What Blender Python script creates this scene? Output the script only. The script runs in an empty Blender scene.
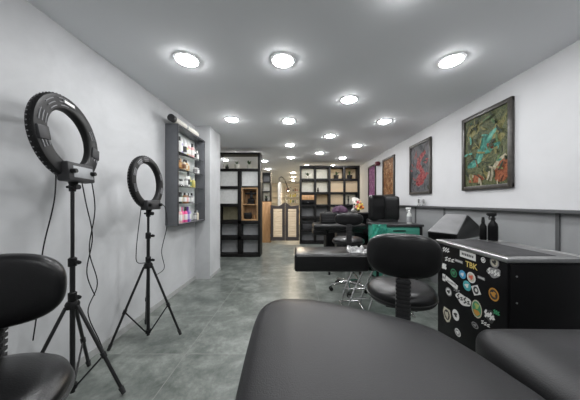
import bpy, bmesh, math, random
from mathutils import Vector, Matrix
PI = math.pi
random.seed(7)
SC = bpy.context.scene
COL = SC.collection

# ------------------------------------------------------------------ materials
def new_mat(name):
    m = bpy.data.materials.new(name); m.use_nodes = True
    nt = m.node_tree
    return m, nt, nt.nodes['Principled BSDF']

def N(nt, kind, **kw):
    n = nt.nodes.new(kind)
    for k, v in kw.items(): setattr(n, k, v)
    return n

def coords(nt, scale=1.0):
    tc = N(nt, 'ShaderNodeTexCoord')
    return tc.outputs['Object']

def plain(name, col, rough=.5, metal=0., noise=.06, scale=18., bump=0., bscale=200., spec=.5, trans=0.):
    m, nt, b = new_mat(name)
    b.inputs['Roughness'].default_value = rough
    b.inputs['Metallic'].default_value = metal
    b.inputs['Specular IOR Level'].default_value = spec
    if trans: b.inputs['Transmission Weight'].default_value = trans
    co = coords(nt)
    nz = N(nt, 'ShaderNodeTexNoise'); nz.inputs['Scale'].default_value = scale; nz.inputs['Detail'].default_value = 3
    nt.links.new(co, nz.inputs['Vector'])
    r = N(nt, 'ShaderNodeValToRGB')
    lo = [max(0, c*(1-noise)) for c in col]; hi = [min(1, c*(1+noise)) for c in col]
    r.color_ramp.elements[0].position = .3; r.color_ramp.elements[0].color = (*lo, 1)
    r.color_ramp.elements[1].position = .7; r.color_ramp.elements[1].color = (*hi, 1)
    nt.links.new(nz.outputs['Fac'], r.inputs['Fac'])
    nt.links.new(r.outputs['Color'], b.inputs['Base Color'])
    if bump:
        n2 = N(nt, 'ShaderNodeTexNoise'); n2.inputs['Scale'].default_value = bscale; n2.inputs['Detail'].default_value = 2
        nt.links.new(co, n2.inputs['Vector'])
        bp = N(nt, 'ShaderNodeBump'); bp.inputs['Strength'].default_value = bump; bp.inputs['Distance'].default_value = .002
        nt.links.new(n2.outputs['Fac'], bp.inputs['Height'])
        nt.links.new(bp.outputs['Normal'], b.inputs['Normal'])
    return m

def plaster(name, c1, c2, rough=.7, scale=1.6, bump=.15):
    m, nt, b = new_mat(name)
    b.inputs['Roughness'].default_value = rough
    co = coords(nt)
    n1 = N(nt, 'ShaderNodeTexNoise'); n1.inputs['Scale'].default_value = scale; n1.inputs['Detail'].default_value = 8
    n1.inputs['Roughness'].default_value = .62; n1.inputs['Distortion'].default_value = .6
    nt.links.new(co, n1.inputs['Vector'])
    r = N(nt, 'ShaderNodeValToRGB')
    r.color_ramp.elements[0].position = .32; r.color_ramp.elements[0].color = (*c1, 1)
    r.color_ramp.elements[1].position = .62; r.color_ramp.elements[1].color = (*c2, 1)
    nt.links.new(n1.outputs['Fac'], r.inputs['Fac']); nt.links.new(r.outputs['Color'], b.inputs['Base Color'])
    bp = N(nt, 'ShaderNodeBump'); bp.inputs['Strength'].default_value = bump; bp.inputs['Distance'].default_value = .01
    nt.links.new(n1.outputs['Fac'], bp.inputs['Height']); nt.links.new(bp.outputs['Normal'], b.inputs['Normal'])
    return m

def floor_tiles():
    m, nt, b = new_mat('grey stone tiles')
    co = coords(nt)
    sx = N(nt, 'ShaderNodeSeparateXYZ'); nt.links.new(co, sx.inputs[0])
    def line(sock, off, size):
        a = N(nt, 'ShaderNodeMath', operation='SUBTRACT'); nt.links.new(sock, a.inputs[0]); a.inputs[1].default_value = off
        d = N(nt, 'ShaderNodeMath', operation='DIVIDE'); nt.links.new(a.outputs[0], d.inputs[0]); d.inputs[1].default_value = size
        p = N(nt, 'ShaderNodeMath', operation='PINGPONG'); nt.links.new(d.outputs[0], p.inputs[0]); p.inputs[1].default_value = .5
        l = N(nt, 'ShaderNodeMath', operation='LESS_THAN'); nt.links.new(p.outputs[0], l.inputs[0]); l.inputs[1].default_value = .003/size
        fl = N(nt, 'ShaderNodeMath', operation='FLOOR'); nt.links.new(d.outputs[0], fl.inputs[0])
        return l.outputs[0], fl.outputs[0]
    lx, fx = line(sx.outputs[0], -.95, 1.24)
    ly, fy = line(sx.outputs[1], 1.882, .627)
    g = N(nt, 'ShaderNodeMath', operation='MAXIMUM'); nt.links.new(lx, g.inputs[0]); nt.links.new(ly, g.inputs[1])
    cb = N(nt, 'ShaderNodeCombineXYZ'); nt.links.new(fx, cb.inputs[0]); nt.links.new(fy, cb.inputs[1])
    wn = N(nt, 'ShaderNodeTexWhiteNoise'); nt.links.new(cb.outputs[0], wn.inputs['Vector'])
    # each tile shifts the stone pattern
    mul = N(nt, 'ShaderNodeVectorMath', operation='SCALE'); nt.links.new(wn.outputs['Color'], mul.inputs[0]); mul.inputs['Scale'].default_value = 9
    add = N(nt, 'ShaderNodeVectorMath', operation='ADD'); nt.links.new(co, add.inputs[0]); nt.links.new(mul.outputs[0], add.inputs[1])
    n1 = N(nt, 'ShaderNodeTexNoise'); n1.inputs['Scale'].default_value = 4.2; n1.inputs['Detail'].default_value = 10; n1.inputs['Roughness'].default_value = .74
    n1.inputs['Distortion'].default_value = .15
    nt.links.new(add.outputs[0], n1.inputs['Vector'])
    r = N(nt, 'ShaderNodeValToRGB')
    e = r.color_ramp.elements
    e[0].position = .36; e[0].color = (.074, .086, .078, 1)
    e[1].position = .66; e[1].color = (.25, .27, .248, 1)
    x = e.new(.5); x.color = (.138, .153, .140, 1)
    nt.links.new(n1.outputs['Fac'], r.inputs['Fac'])
    mx = N(nt, 'ShaderNodeMix', data_type='RGBA')
    nt.links.new(g.outputs[0], mx.inputs['Factor']); nt.links.new(r.outputs['Color'], mx.inputs['A'])
    mx.inputs['B'].default_value = (.215, .22, .208, 1)
    nt.links.new(mx.outputs['Result'], b.inputs['Base Color'])
    rr = N(nt, 'ShaderNodeMapRange'); nt.links.new(n1.outputs['Fac'], rr.inputs['Value'])
    rr.inputs['To Min'].default_value = .27; rr.inputs['To Max'].default_value = .34
    nt.links.new(rr.outputs['Result'], b.inputs['Roughness'])
    bp = N(nt, 'ShaderNodeBump'); bp.inputs['Strength'].default_value = .06; bp.inputs['Distance'].default_value = .004
    nt.links.new(n1.outputs['Fac'], bp.inputs['Height']); nt.links.new(bp.outputs['Normal'], b.inputs['Normal'])
    return m

def wood(name, c1, c2, axis=2, scale=9., rough=.5):
    m, nt, b = new_mat(name)
    b.inputs['Roughness'].default_value = rough
    co = coords(nt)
    mp = N(nt, 'ShaderNodeMapping')
    s = [1., 1., 1.]; s[axis] = .09
    mp.inputs['Scale'].default_value = s
    nt.links.new(co, mp.inputs['Vector'])
    n1 = N(nt, 'ShaderNodeTexNoise'); n1.inputs['Scale'].default_value = scale*3; n1.inputs['Detail'].default_value = 5; n1.inputs['Distortion'].default_value = 1.2
    nt.links.new(mp.outputs[0], n1.inputs['Vector'])
    r = N(nt, 'ShaderNodeValToRGB')
    r.color_ramp.elements[0].position = .35; r.color_ramp.elements[0].color = (*c1, 1)
    r.color_ramp.elements[1].position = .65; r.color_ramp.elements[1].color = (*c2, 1)
    nt.links.new(n1.outputs['Fac'], r.inputs['Fac']); nt.links.new(r.outputs['Color'], b.inputs['Base Color'])
    return m

def art(name, cols, scale=5., dist=2.5):
    """swirling abstract paint: noise bent by noise, through a ramp of the picture's colours"""
    m, nt, b = new_mat(name)
    b.inputs['Roughness'].default_value = .55; b.inputs['Specular IOR Level'].default_value = .2
    co = coords(nt)
    n1 = N(nt, 'ShaderNodeTexNoise'); n1.inputs['Scale'].default_value = scale; n1.inputs['Detail'].default_value = 6
    n1.inputs['Distortion'].default_value = dist; n1.inputs['Roughness'].default_value = .6
    nt.links.new(co, n1.inputs['Vector'])
    r = N(nt, 'ShaderNodeValToRGB'); e = r.color_ramp.elements
    k = len(cols)
    e[0].position = .36; e[0].color = (*cols[0], 1)
    e[1].position = .65; e[1].color = (*cols[-1], 1)
    for i in range(1, k-1):
        q = e.new(.36 + .29*i/(k-1)); q.color = (*cols[i], 1)
    nt.links.new(n1.outputs['Fac'], r.inputs['Fac']); nt.links.new(r.outputs['Color'], b.inputs['Base Color'])
    return m

def emit(name, col, strength):
    m, nt, b = new_mat(name)
    b.inputs['Base Color'].default_value = (.8, .8, .8, 1)
    b.inputs['Emission Color'].default_value = (*col, 1)
    b.inputs['Emission Strength'].default_value = strength
    return m

LAMP = 62.
M = dict(
    floor=floor_tiles(),
    ceiling=plaster('grey ceiling paint', (.86, .87, .89), (.88, .89, .91), .75, .8, .02),
    wall=plaster('white micro cement', (.45, .457, .466), (.55, .557, .566), .6, 1.5, .1),
    wallr=plaster('white wall paint', (.52, .522, .532), (.57, .572, .582), .65, 1.1, .05),
    dado=plaster('grey dado paint', (.22, .225, .23), (.26, .265, .27), .5, 2., .05),
    ledge=plain('charcoal ledge', (.075, .077, .08), .4),
    skirt=plain('grey skirting', (.36, .365, .36), .5),
    warmwall=plaster('warm cream wall', (.82, .74, .62), (.88, .81, .70), .7, 1.),
    rim=plain('white lamp rim', (.8, .8, .8), .4),
    lamp=emit('lamp diffuser', (.985, .99, 1.), LAMP),
    warmlamp=emit('warm lamp diffuser', (1., .84, .62), LAMP*3.),
    blackplastic=plain('black plastic', (.008, .008, .0085), .48, bump=.1, bscale=400, spec=.28),
    blackmetal=plain('black metal', (.014, .014, .015), .35, .2),
    greyplastic=plain('grey plastic', (.30, .31, .32), .4),
    darkgrey=plain('dark grey plastic', (.032, .032, .034), .5, spec=.3),
    slot=plain('pale vent slot', (.22, .22, .23), .5),
    whiteplastic=plain('white plastic', (.8, .8, .79), .4),
    chrome=plain('chrome', (.62, .62, .62), .18, 1., .03),
    steel=plain('brushed aluminium', (.42, .42, .42), .32, 1., .1, 40),
    leather=plain('black leather', (.006, .006, .0065), .29, 0, .15, 9, .25, 260, .38),
    bedleather=plain('charcoal leather', (.017, .017, .018), .40, 0, .10, 5, .3, 320, .23),
    sheen=plain('leather with painted sheen', (.20, .20, .204), .33, 0, .12, 6, .25, 260, .5),
    piping=plain('black piping', (.02, .02, .02), .3),
    rubber=plain('black ribbed rubber', (.02, .02, .021), .6),
    cabgrey=plain('grey cabinet laminate', (.115, .12, .13), .45),
    cabinside=plain('grey cabinet lining', (.80, .83, .82), .5),
    board=plain('black board', (.007, .0065, .0065), .5, spec=.25),
    panelw=plain('white frosted panel', (.86, .87, .85), .5),
    panelo=plain('white board panel', (.84, .85, .83), .5),
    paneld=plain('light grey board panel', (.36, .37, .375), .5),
    panelc=plain('cream panel', (.80, .68, .50), .5, noise=.05, scale=5),
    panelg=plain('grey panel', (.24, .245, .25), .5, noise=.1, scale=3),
    panelk=plain('khaki panel', (.30, .29, .22), .5, noise=.3, scale=5),
    woodb=wood('brown cubby wood', (.36, .21, .10), (.54, .34, .17), 2),
    woodp=wood('orange upright wood', (.36, .19, .08), (.52, .30, .14), 2),
    woodl=wood('pale door wood', (.70, .54, .36), (.84, .69, .50), 0),
    woodd=plain('dark door wood', (.05, .04, .038), .45),
    black=plain('black lacquer', (.003, .003, .0035), .35, spec=.16),
    blacktop=plain('black counter top', (.03, .03, .032), .3),
    green=plain('green cart enamel', (.055, .27, .20), .35),
    greenbag=plain('green plastic film', (.07, .42, .32), .3, noise=.35, scale=22),
    foil=plain('crumpled clear film', (.62, .62, .62), .2, .3, .3, 40, .9, 30),
    leaf=plain('leaf green', (.05, .11, .035), .5, noise=.4, scale=30),
    potw=plain('white pot', (.72, .70, .62), .5),
    potb=plain('black pot', (.02, .02, .02), .4),
    soil=plain('soil', (.04, .03, .02), .9),
    paperw=plain('white wrapping paper', (.8, .78, .72), .6),
    orange=plain('orange petals', (.85, .30, .05), .5, noise=.3, scale=40),
    yellow=plain('yellow petals', (.86, .62, .13), .5, noise=.3, scale=40),
    red=plain('red petals', (.55, .05, .06), .5, noise=.3, scale=40),
    pink=plain('pink petals', (.80, .38, .40), .5, noise=.3, scale=40),
    purple=plain('purple cloth', (.06, .025, .055), .8, noise=.3, scale=20),
    darkred=plain('dark red casing', (.12, .02, .03), .5),
    frame=plain('dark frame wood', (.045, .04, .035), .35, noise=.3, scale=30),
    tubew=plain('off white roll', (.66, .64, .58), .5),
)
def translucent(m, f):
    nt = m.node_tree; b = nt.nodes['Principled BSDF']; out = nt.nodes['Material Output']
    tr = N(nt, 'ShaderNodeBsdfTranslucent'); mx = N(nt, 'ShaderNodeMixShader'); mx.inputs[0].default_value = f
    nt.links.new(b.inputs['Base Color'].links[0].from_socket, tr.inputs['Color'])
    nt.links.new(b.outputs[0], mx.inputs[1]); nt.links.new(tr.outputs[0], mx.inputs[2]); nt.links.new(mx.outputs[0], out.inputs['Surface'])
for k in ('panelw', 'panelc', 'panelk'): translucent(M[k], .55)
M['glass'], _nt, _b = new_mat('clear glass')
_b.inputs['Base Color'].default_value = (.93, .96, .95, 1); _b.inputs['Roughness'].default_value = .03
_b.inputs['Transmission Weight'].default_value = 1.; _b.inputs['IOR'].default_value = 1.12

# ------------------------------------------------------------------ mesh helpers
def bm_new(): return bmesh.new()

def box(bm, x0, x1, y0, y1, z0, z1, bev=0., mi=0, mat=None, seg=2):
    t = bmesh.new()
    bmesh.ops.create_cube(t, size=1)
    for v in t.verts:
        v.co = Vector(((x0+x1)/2 + v.co.x*(x1-x0), (y0+y1)/2 + v.co.y*(y1-y0), (z0+z1)/2 + v.co.z*(z1-z0)))
    if bev > 0:
        bmesh.ops.bevel(t, geom=t.edges[:], offset=bev, segments=seg, profile=.5, affect='EDGES')
    merge(bm, t, mi, mat)

def merge(bm, t, mi=0, mat=None):
    if mat is not None: bmesh.ops.transform(t, matrix=mat, verts=t.verts[:])
    for f in t.faces: f.material_index = mi
    me = bpy.data.meshes.new('tmp'); t.to_mesh(me); t.free()
    bm.from_mesh(me)
    bpy.data.meshes.remove(me)

def frame_for(d):
    d = d.normalized()
    a = Vector((0, 0, 1)) if abs(d.z) < .9 else Vector((1, 0, 0))
    u = d.cross(a).normalized(); v = d.cross(u).normalized()
    return u, v

def tube(bm, pts, r, n=8, mi=0, caps=True):
    """a tube through pts; r a number or one radius per point"""
    pts = [Vector(p) for p in pts]
    rs = r if isinstance(r, (list, tuple)) else [r]*len(pts)
    rings = []
    u = v = None
    for i, p in enumerate(pts):
        if i == 0: d = pts[1]-p
        elif i == len(pts)-1: d = p-pts[i-1]
        else: d = (pts[i+1]-p).normalized() + (p-pts[i-1]).normalized()
        d.normalize()
        if u is None: u, v = frame_for(d)
        else:
            u = (u - d*u.dot(d))
            if u.length < 1e-5: u, v = frame_for(d)
            u.normalize(); v = d.cross(u).normalized()
        rings.append([bm.verts.new(p + (u*math.cos(2*PI*k/n) + v*math.sin(2*PI*k/n))*rs[i]) for k in range(n)])
    for a, b in zip(rings, rings[1:]):
        for k in range(n):
            f = bm.faces.new((a[k], a[(k+1) % n], b[(k+1) % n], b[k])); f.material_index = mi
    if caps:
        f = bm.faces.new(rings[0]); f.material_index = mi
        f = bm.faces.new(list(reversed(rings[-1]))); f.material_index = mi

def lathe(bm, prof, n=32, c=(0, 0, 0), axis='Z', mi=0, closed=False):
    """prof: (radius, height) pairs turned round an axis; radius 0 closes with a point"""
    c = Vector(c)
    def P(r, h, a):
        if axis == 'Z': return c + Vector((r*math.cos(a), r*math.sin(a), h))
        if axis == 'X': return c + Vector((h, r*math.cos(a), r*math.sin(a)))
        return c + Vector((r*math.cos(a), h, r*math.sin(a)))
    rings = []
    for r, h in prof:
        if r < 1e-6: rings.append([bm.verts.new(P(0, h, 0))])
        else: rings.append([bm.verts.new(P(r, h, 2*PI*k/n)) for k in range(n)])
    pairs = list(zip(rings, rings[1:]))
    if closed: pairs.append((rings[-1], rings[0]))
    for a, b in pairs:
        for k in range(n):
            k2 = (k+1) % n
            if len(a) == 1 and len(b) == 1: continue
            if len(a) == 1: vs = (a[0], b[k2], b[k])
            elif len(b) == 1: vs = (a[k], a[k2], b[0])
            else: vs = (a[k], a[k2], b[k2], b[k])
            f = bm.faces.new(vs); f.material_index = mi

def superell(bm, a, b, t, e1=.5, e2=.7, nu=48, nv=16, bend=0., mi=0, c=(0, 0, 0)):
    """cushion: half width a (x), half height b (z), half thickness t (y)"""
    def pw(x, e): return math.copysign(abs(x)**e, x)
    c = Vector(c)
    rings = []
    for j in range(nv+1):
        v = -PI/2 + PI*j/nv
        cv, sv = pw(math.cos(v), e1), pw(math.sin(v), e1)
        if j in (0, nv):
            rings.append([bm.verts.new(c+Vector((0, t*sv, 0)))]); continue
        R = []
        for i in range(nu):
            u = 2*PI*i/nu
            x = a*pw(math.cos(u), e2)*cv; z = b*pw(math.sin(u), e2)*cv
            R.append(bm.verts.new(c+Vector((x, t*sv + bend*x*x, z))))
        rings.append(R)
    for A, B in zip(rings, rings[1:]):
        for k in range(nu):
            k2 = (k+1) % nu
            if len(A) == 1: f = bm.faces.new((A[0], B[k], B[k2]))
            elif len(B) == 1: f = bm.faces.new((A[k2], A[k], B[0]))
            else: f = bm.faces.new((A[k2], A[k], B[k], B[k2]))
            f.material_index = mi

def smooth_closed(pts, per=6):
    out = []; n = len(pts)
    for i in range(n):
        p0, p1, p2, p3 = [Vector((*pts[(i+k-1) % n], 0)) for k in range(4)]
        for s in range(per):
            t = s/per
            q = .5*((2*p1) + (p2-p0)*t + (2*p0-5*p1+4*p2-p3)*t*t + (3*p1-p0-3*p2+p3)*t**3)
            out.append((q.x, q.y))
    return out

def inset(poly, d):
    n = len(poly); out = []
    area = sum(poly[i][0]*poly[(i+1) % n][1]-poly[(i+1) % n][0]*poly[i][1] for i in range(n))
    s = 1 if area > 0 else -1
    for i in range(n):
        a, b, c = Vector(poly[i-1]), Vector(poly[i]), Vector(poly[(i+1) % n])
        d1 = (b-a); d2 = (c-b)
        n1 = Vector((-d1.y, d1.x)); n2 = Vector((-d2.y, d2.x))
        nn = (n1.normalized() if n1.length > 0 else n1) + (n2.normalized() if n2.length > 0 else n2)
        if nn.length > 0: nn.normalize()
        out.append(tuple(b + nn*d*s))
    return out

def stack(bm, poly, layers, mi=0, cap_low=True, cap_high=True):
    """layers: (inset, z) from bottom to top, skinned; the top and bottom capped"""
    n = len(poly)
    area = sum(poly[i][0]*poly[(i+1) % n][1]-poly[(i+1) % n][0]*poly[i][1] for i in range(n))
    if area < 0: poly = list(reversed(poly))
    rings = []
    for d, z in layers:
        q = inset(poly, d) if d else poly
        rings.append([bm.verts.new((x, y, z)) for x, y in q])
    for A, B in zip(rings, rings[1:]):
        for k in range(n):
            k2 = (k+1) % n
            f = bm.faces.new((A[k], A[k2], B[k2], B[k])); f.material_index = mi
    if cap_low: f = bm.faces.new(list(reversed(rings[0]))); f.material_index = mi
    if cap_high: f = bm.faces.new(rings[-1]); f.material_index = mi

def plate(bm, pts, origin, ux, uy, th, mi=0):
    """flat outline pts (u, v) on the plane origin + u*ux + v*uy, extruded by th along ux x uy"""
    o = Vector(origin); ux = Vector(ux); uy = Vector(uy); nn = ux.cross(uy).normalized()
    lo = [bm.verts.new(o + ux*u + uy*v) for u, v in pts]
    hi = [bm.verts.new(o + ux*u + uy*v + nn*th) for u, v in pts]
    n = len(pts)
    fs = [bm.faces.new(hi), bm.faces.new(list(reversed(lo)))]
    for k in range(n): fs.append(bm.faces.new((lo[k], lo[(k+1) % n], hi[(k+1) % n], hi[k])))
    for f in fs: f.material_index = mi

def circle_pts(cx, cy, rx, ry, n=20, rot=0., wob=0.):
    out = []
    for k in range(n):
        a = 2*PI*k/n; s = 1 + wob*math.sin(3*a+cx*90) + wob*.7*math.sin(5*a+cy*70)
        x, y = rx*s*math.cos(a), ry*s*math.sin(a)
        out.append((cx + x*math.cos(rot)-y*math.sin(rot), cy + x*math.sin(rot)+y*math.cos(rot)))
    return out

def rect_pts(cx, cy, w, h, rot=0.):
    return [(cx + x*math.cos(rot)-y*math.sin(rot), cy + x*math.sin(rot)+y*math.cos(rot)) for x, y in ((-w/2, -h/2), (w/2, -h/2), (w/2, h/2), (-w/2, h/2))]

# ------------------------------------------------------------------ object helpers
def obj(name, bm, mats, parent=None, smooth=True, loc=None, rot=None, angle=40):
    bmesh.ops.recalc_face_normals(bm, faces=bm.faces[:])
    me = bpy.data.meshes.new(name); bm.to_mesh(me); bm.free()
    if not isinstance(mats, (list, tuple)): mats = [mats]
    for m in mats: me.materials.append(m)
    if smooth:
        for p in me.polygons: p.use_smooth = True
        me.set_sharp_from_angle(angle=math.radians(angle))
    o = bpy.data.objects.new(name, me); COL.objects.link(o)
    if parent is not None: o.parent = parent
    if loc is not None: o.location = loc
    if rot is not None: o.rotation_euler = rot
    return o

def tag(o, label, cat, group=None, kind=None):
    o['label'] = label; o['category'] = cat
    if group: o['group'] = group
    if kind: o['kind'] = kind
    return o

def thing(name, label, cat, loc=(0, 0, 0), rz=0., group=None):
    o = bpy.data.objects.new(name, None); COL.objects.link(o)
    o.empty_display_size = .05
    o.location = loc; o.rotation_euler = (0, 0, rz)
    return tag(o, label, cat, group)

def struct(name, bm, mats, smooth=False):
    o = obj(name, bm, mats, None, smooth); o['kind'] = 'structure'
    return o

def dup(root, loc, rz=None, label=None, name=None):
    r = root.copy(); COL.objects.link(r); r.location = loc
    if rz is not None: r.rotation_euler = (0, 0, rz)
    if label: r['label'] = label
    for ch in list(root.children):
        c = ch.copy(); COL.objects.link(c); c.parent = r
        for g in ch.children:
            d = g.copy(); COL.objects.link(d); d.parent = c
    return r

# ------------------------------------------------------------------ the room
XL, XR, H, XP = -1.722, 2.235, 2.585, -1.469
YB, YF, XW = -1.9, 15.2, -3.0
def B(*a, **k):
    bm = bm_new(); box(bm, *a, **k); return bm
tag_s = lambda o, label, cat: tag(o, label, cat, kind='structure')
tag_s(struct('floor', B(XW-.1, XR+.1, YB-.1, YF+.1, -.1, 0), M['floor']), 'grey stone tile floor of the studio', 'floor')
tag_s(struct('ceiling', B(XW-.1, XR+.1, YB-.1, YF+.1, H, H+.1), M['ceiling']), 'smooth grey ceiling dotted with round downlights', 'ceiling')
tag_s(struct('wall_left', B(XL-.1, XL, YB, 3.714, 0, H), M['wall']), 'white mottled plaster wall behind the ring lights', 'wall')
tag_s(struct('wall_pillar', B(XW, XP, 3.714, 4.206, 0, H), M['wall']), 'white pillar just beyond the wall display cabinet', 'pillar')
tag_s(struct('wall_rear_left', B(XW-.1, XW, 4.206, YF, 0, H), M['wall']), 'white wall behind the black shelf beyond the pillar', 'wall')
tag_s(struct('wall_right', B(XR, XR+.1, YB, YF, 0, H), M['wallr']), 'white wall carrying the four framed pictures', 'wall')
tag_s(struct('wall_near', B(XL, XR, YB-.1, YB, 0, H), M['wall']), 'plain white wall closing the near end', 'wall')
tag_s(struct('wall_far', B(XW, XR, YF, YF+.1, 0, H), M['warmwall']), 'warm cream wall at the far end beyond the swing doors', 'wall')
tag_s(struct('trim_dado', B(XR-.02, XR-.001, YB, 6.7, 0, 1.205), M['dado']), 'grey dado covering the lower part of the picture wall', 'dado')
bm = bm_new(); box(bm, XR-.075, XR-.001, YB, 6.7, 1.205, 1.235, .004)
tag_s(struct('trim_ledge', bm, M['ledge']), 'charcoal ledge running along the top of the dado', 'ledge')
for i, y in enumerate((1.863, 3.3, 4.1, 5.6)):
    tag_s(struct('trim_%d' % (i+1), B(XR-.032, XR-.0205, y-.014, y+.014, 0, 1.204), M['ledge']), 'narrow charcoal batten on the grey dado, number %d from the camera' % (i+1), 'batten')
tag_s(struct('baseboard_left', B(XL+.0005, XL+.012, YB, 3.7135, .0005, .06), M['skirt']), 'thin grey skirting at the foot of the left wall', 'skirting')
tag_s(struct('baseboard_pillar', B(XP+.0005, XP+.01, 3.714, 4.206, .0005, .05), M['skirt']), 'thin grey skirting round the white pillar', 'skirting')

# ------------------------------------------------------------------ ceiling lights
M['creamfill'] = emit('cream fill light', (1., .9, .74), LAMP*1.1)  # for the added fill lights behind the right shelf
def downlight(x, y, label, warm=False, R=.088):
    t = thing('downlight', label, 'ceiling light', (x, y, H), 0, 'round ceiling downlights')
    bm = bm_new(); lathe(bm, [(R, -.001), (R+.004, -.008), (R+.022, -.006), (R+.024, -.001)], 32)
    obj('rim', bm, M['rim'], t)
    bm = bm_new(); lathe(bm, [(0, -.026), (R*.35, -.0255), (R*.65, -.022), (R*.86, -.0155), (R*.97, -.009), (R, -.003)], 32)
    obj('diffuser', bm, M['lamp' if not warm else 'creamfill' if y < 8 else 'warmlamp'], t)
    return t
rows = [
    (-.995, 1.99, 'nearest ceiling light on the ring light side'),
    (-.128, 2.0, 'nearest ceiling light in the middle of the room'),
    (1.403, 2.0, 'nearest ceiling light on the picture wall side'),
    (.652, 2.76, 'ceiling light between the nearest row and the second row'),
    (-1.01, 3.42, 'ceiling light level with the wall display cabinet'),
    (-.128, 3.48, 'second ceiling light of the middle line'),
    (1.39, 3.5, 'second ceiling light of the picture wall line'),
    (.642, 4.28, 'ceiling light between the second row and the third row'),
    (-.158, 4.96, 'third ceiling light of the middle line'),
    (1.37, 5.0, 'third ceiling light of the picture wall line'),
    (.6, 5.77, 'ceiling light in front of the right black shelf'),
    (-.173, 6.35, 'ceiling light just in front of the swing doors'),
    (1.33, 6.42, 'ceiling light closest to the top of the right black shelf'),
    (-1.03, 6.9, 'ceiling light right of the left black shelf'),
    (-2.2, 6.73, 'ceiling light seen through the top of the left black shelf'),
    (-1.13, 8.55, 'ceiling light above the narrow wooden unit'),
    (-.175, 9.65, 'ceiling light first beyond the swing doors'),
    (-.2, 11.3, 'ceiling light second beyond the swing doors'),
    (-.23, 13.1, 'ceiling light third beyond the swing doors'),
]
for x, y, lb in rows: downlight(x, y, lb, warm=(y > 9))
for x, y, lb in ((-.128, .5, 'ceiling light above the foreground bed'),
                 (1.403, .5, 'ceiling light above the second foreground bed'), (.652, 1.25, 'ceiling light above the near working stool'),
                 (-.128, -1., 'ceiling light at the near end, middle line'), (1.403, -1., 'ceiling light at the near end, picture wall line'),
                 (.35, 7.75, 'added fill light hidden behind the right black shelf, doors side'), (1.25, 7.75, 'added fill light hidden behind the right black shelf, wall side'), (-1.65, 5.9, 'added fill light hidden behind the left black shelf, pillar side'), (-1.1, 5.86, 'added fill light hidden behind the left black shelf, doors side'), (1.2, 11., 'ceiling light far behind the right black shelf')):  # four lights close behind the shelves are added, unseen, to brighten their panels
    downlight(x, y, lb, warm=(y > 7))

# ------------------------------------------------------------------ pictures on the right wall
def picture(y0, y1, z0, z1, label, canvas_mat, strokes=()):
    t = thing('framed_picture', label, 'picture', (XR, (y0+y1)/2, (z0+z1)/2), 0, 'framed pictures on the right wall')
    w, h = (y1-y0)/2, (z1-z0)/2; fw = .048
    bm = bm_new()
    box(bm, -.035, -.001, -w, w, h-fw, h, .006); box(bm, -.035, -.001, -w, w, -h, -h+fw, .006)
    box(bm, -.0352, -.001, -w, -w+fw, -h+.006, h-.006, .006); box(bm, -.0352, -.001, w-fw, w, -h+.006, h-.006, .006)
    obj('frame', bm, M['frame'], t)
    bm = bm_new(); box(bm, -.016, -.006, -w+fw-.004, w-fw+.004, -h+fw-.004, h-fw+.004)
    mats = [canvas_mat]
    # strokes: flat paint patches; u to the right as seen from the room (so -Y), v up
    for k, (kind, args, m) in enumerate(strokes):
        if m not in mats: mats.append(m)
        off = -.0164 - .0003*k
        pts = circle_pts(*args) if kind == 'c' else args
        plate(bm, [(max(-w+fw, min(w-fw, u)), max(-h+fw, min(h-fw, v))) for u, v in pts], (off, 0, 0), (0, -1, 0), (0, 0, 1), .0002, mats.index(m))
    obj('canvas', bm, mats, t, smooth=False)
def band(pts, w):
    """a brush stroke through pts"""
    L, R = [], []
    for i, p in enumerate(pts):
        a = Vector(pts[max(0, i-1)]); b = Vector(pts[min(len(pts)-1, i+1)]); d = (b-a).normalized(); n_ = Vector((-d.y, d.x))
        ww = w*(.35+.65*math.sin(PI*(i+.5)/len(pts)))
        L.append(tuple(Vector(p)+n_*ww)); R.append(tuple(Vector(p)-n_*ww))
    return L + R[::-1]
A1 = art('green gold painting', [(.012, .016, .01), (.04, .05, .022), (.10, .10, .04), (.025, .05, .03), (.16, .15, .07), (.04, .06, .03)], 7, 3.)
teal = art('teal paint', [(.02, .09, .07), (.05, .22, .17), (.16, .34, .26)], 9, 1.5)
gold = art('gold paint', [(.08, .08, .025), (.20, .18, .07), (.04, .06, .02)], 10, 2)
rust = art('rust paint', [(.12, .03, .012), (.28, .09, .04), (.05, .02, .01)], 9, 2)
pale = art('pale paint', [(.22, .19, .13), (.34, .31, .22), (.14, .12, .07)], 9, 1)
dark = art('dark paint', [(.008, .012, .008), (.03, .04, .02), (.015, .02, .012)], 10, 1)
leafp = art('leaf paint', [(.03, .07, .025), (.10, .16, .06), (.02, .05, .03)], 10, 1)
S1 = [('c', (-.18, .27, .10, .085, 18, .4, .2), gold), ('c', (.17, .20, .14, .05, 18, .9, .15), gold), ('c', (.15, .05, .11, .06, 18, .6, .18), gold),
      ('s', band([(-.26, -.16), (-.17, -.15), (-.09, -.10), (-.05, 0), (-.02, .08), (.02, .12)], .052), teal),
      ('c', (.0, .12, .06, .05, 18, .5, .15), teal), ('s', band([(-.02, .02), (.05, .07), (.09, .16), (.16, .2)], .03), teal),
      ('s', band([(-.03, -.04), (.06, -.03), (.12, .02), (.2, .03)], .026), teal), ('s', band([(.03, .05), (.08, .03), (.11, -.01)], .022), rust),
      ('c', (.22, -.27, .10, .13, 22, -.2, .05), rust), ('s', band([(.08, -.38), (.11, -.26), (.18, -.16), (.27, -.11)], .024), pale),
      ('c', (-.12, -.33, .12, .05, 20, 0, .2), rust), ('c', (-.2, -.3, .04, .03, 16, 0, .2), pale), ('c', (.02, -.3, .05, .04, 16, 0, .2), gold)]
rnd = random.Random(31)
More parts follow.
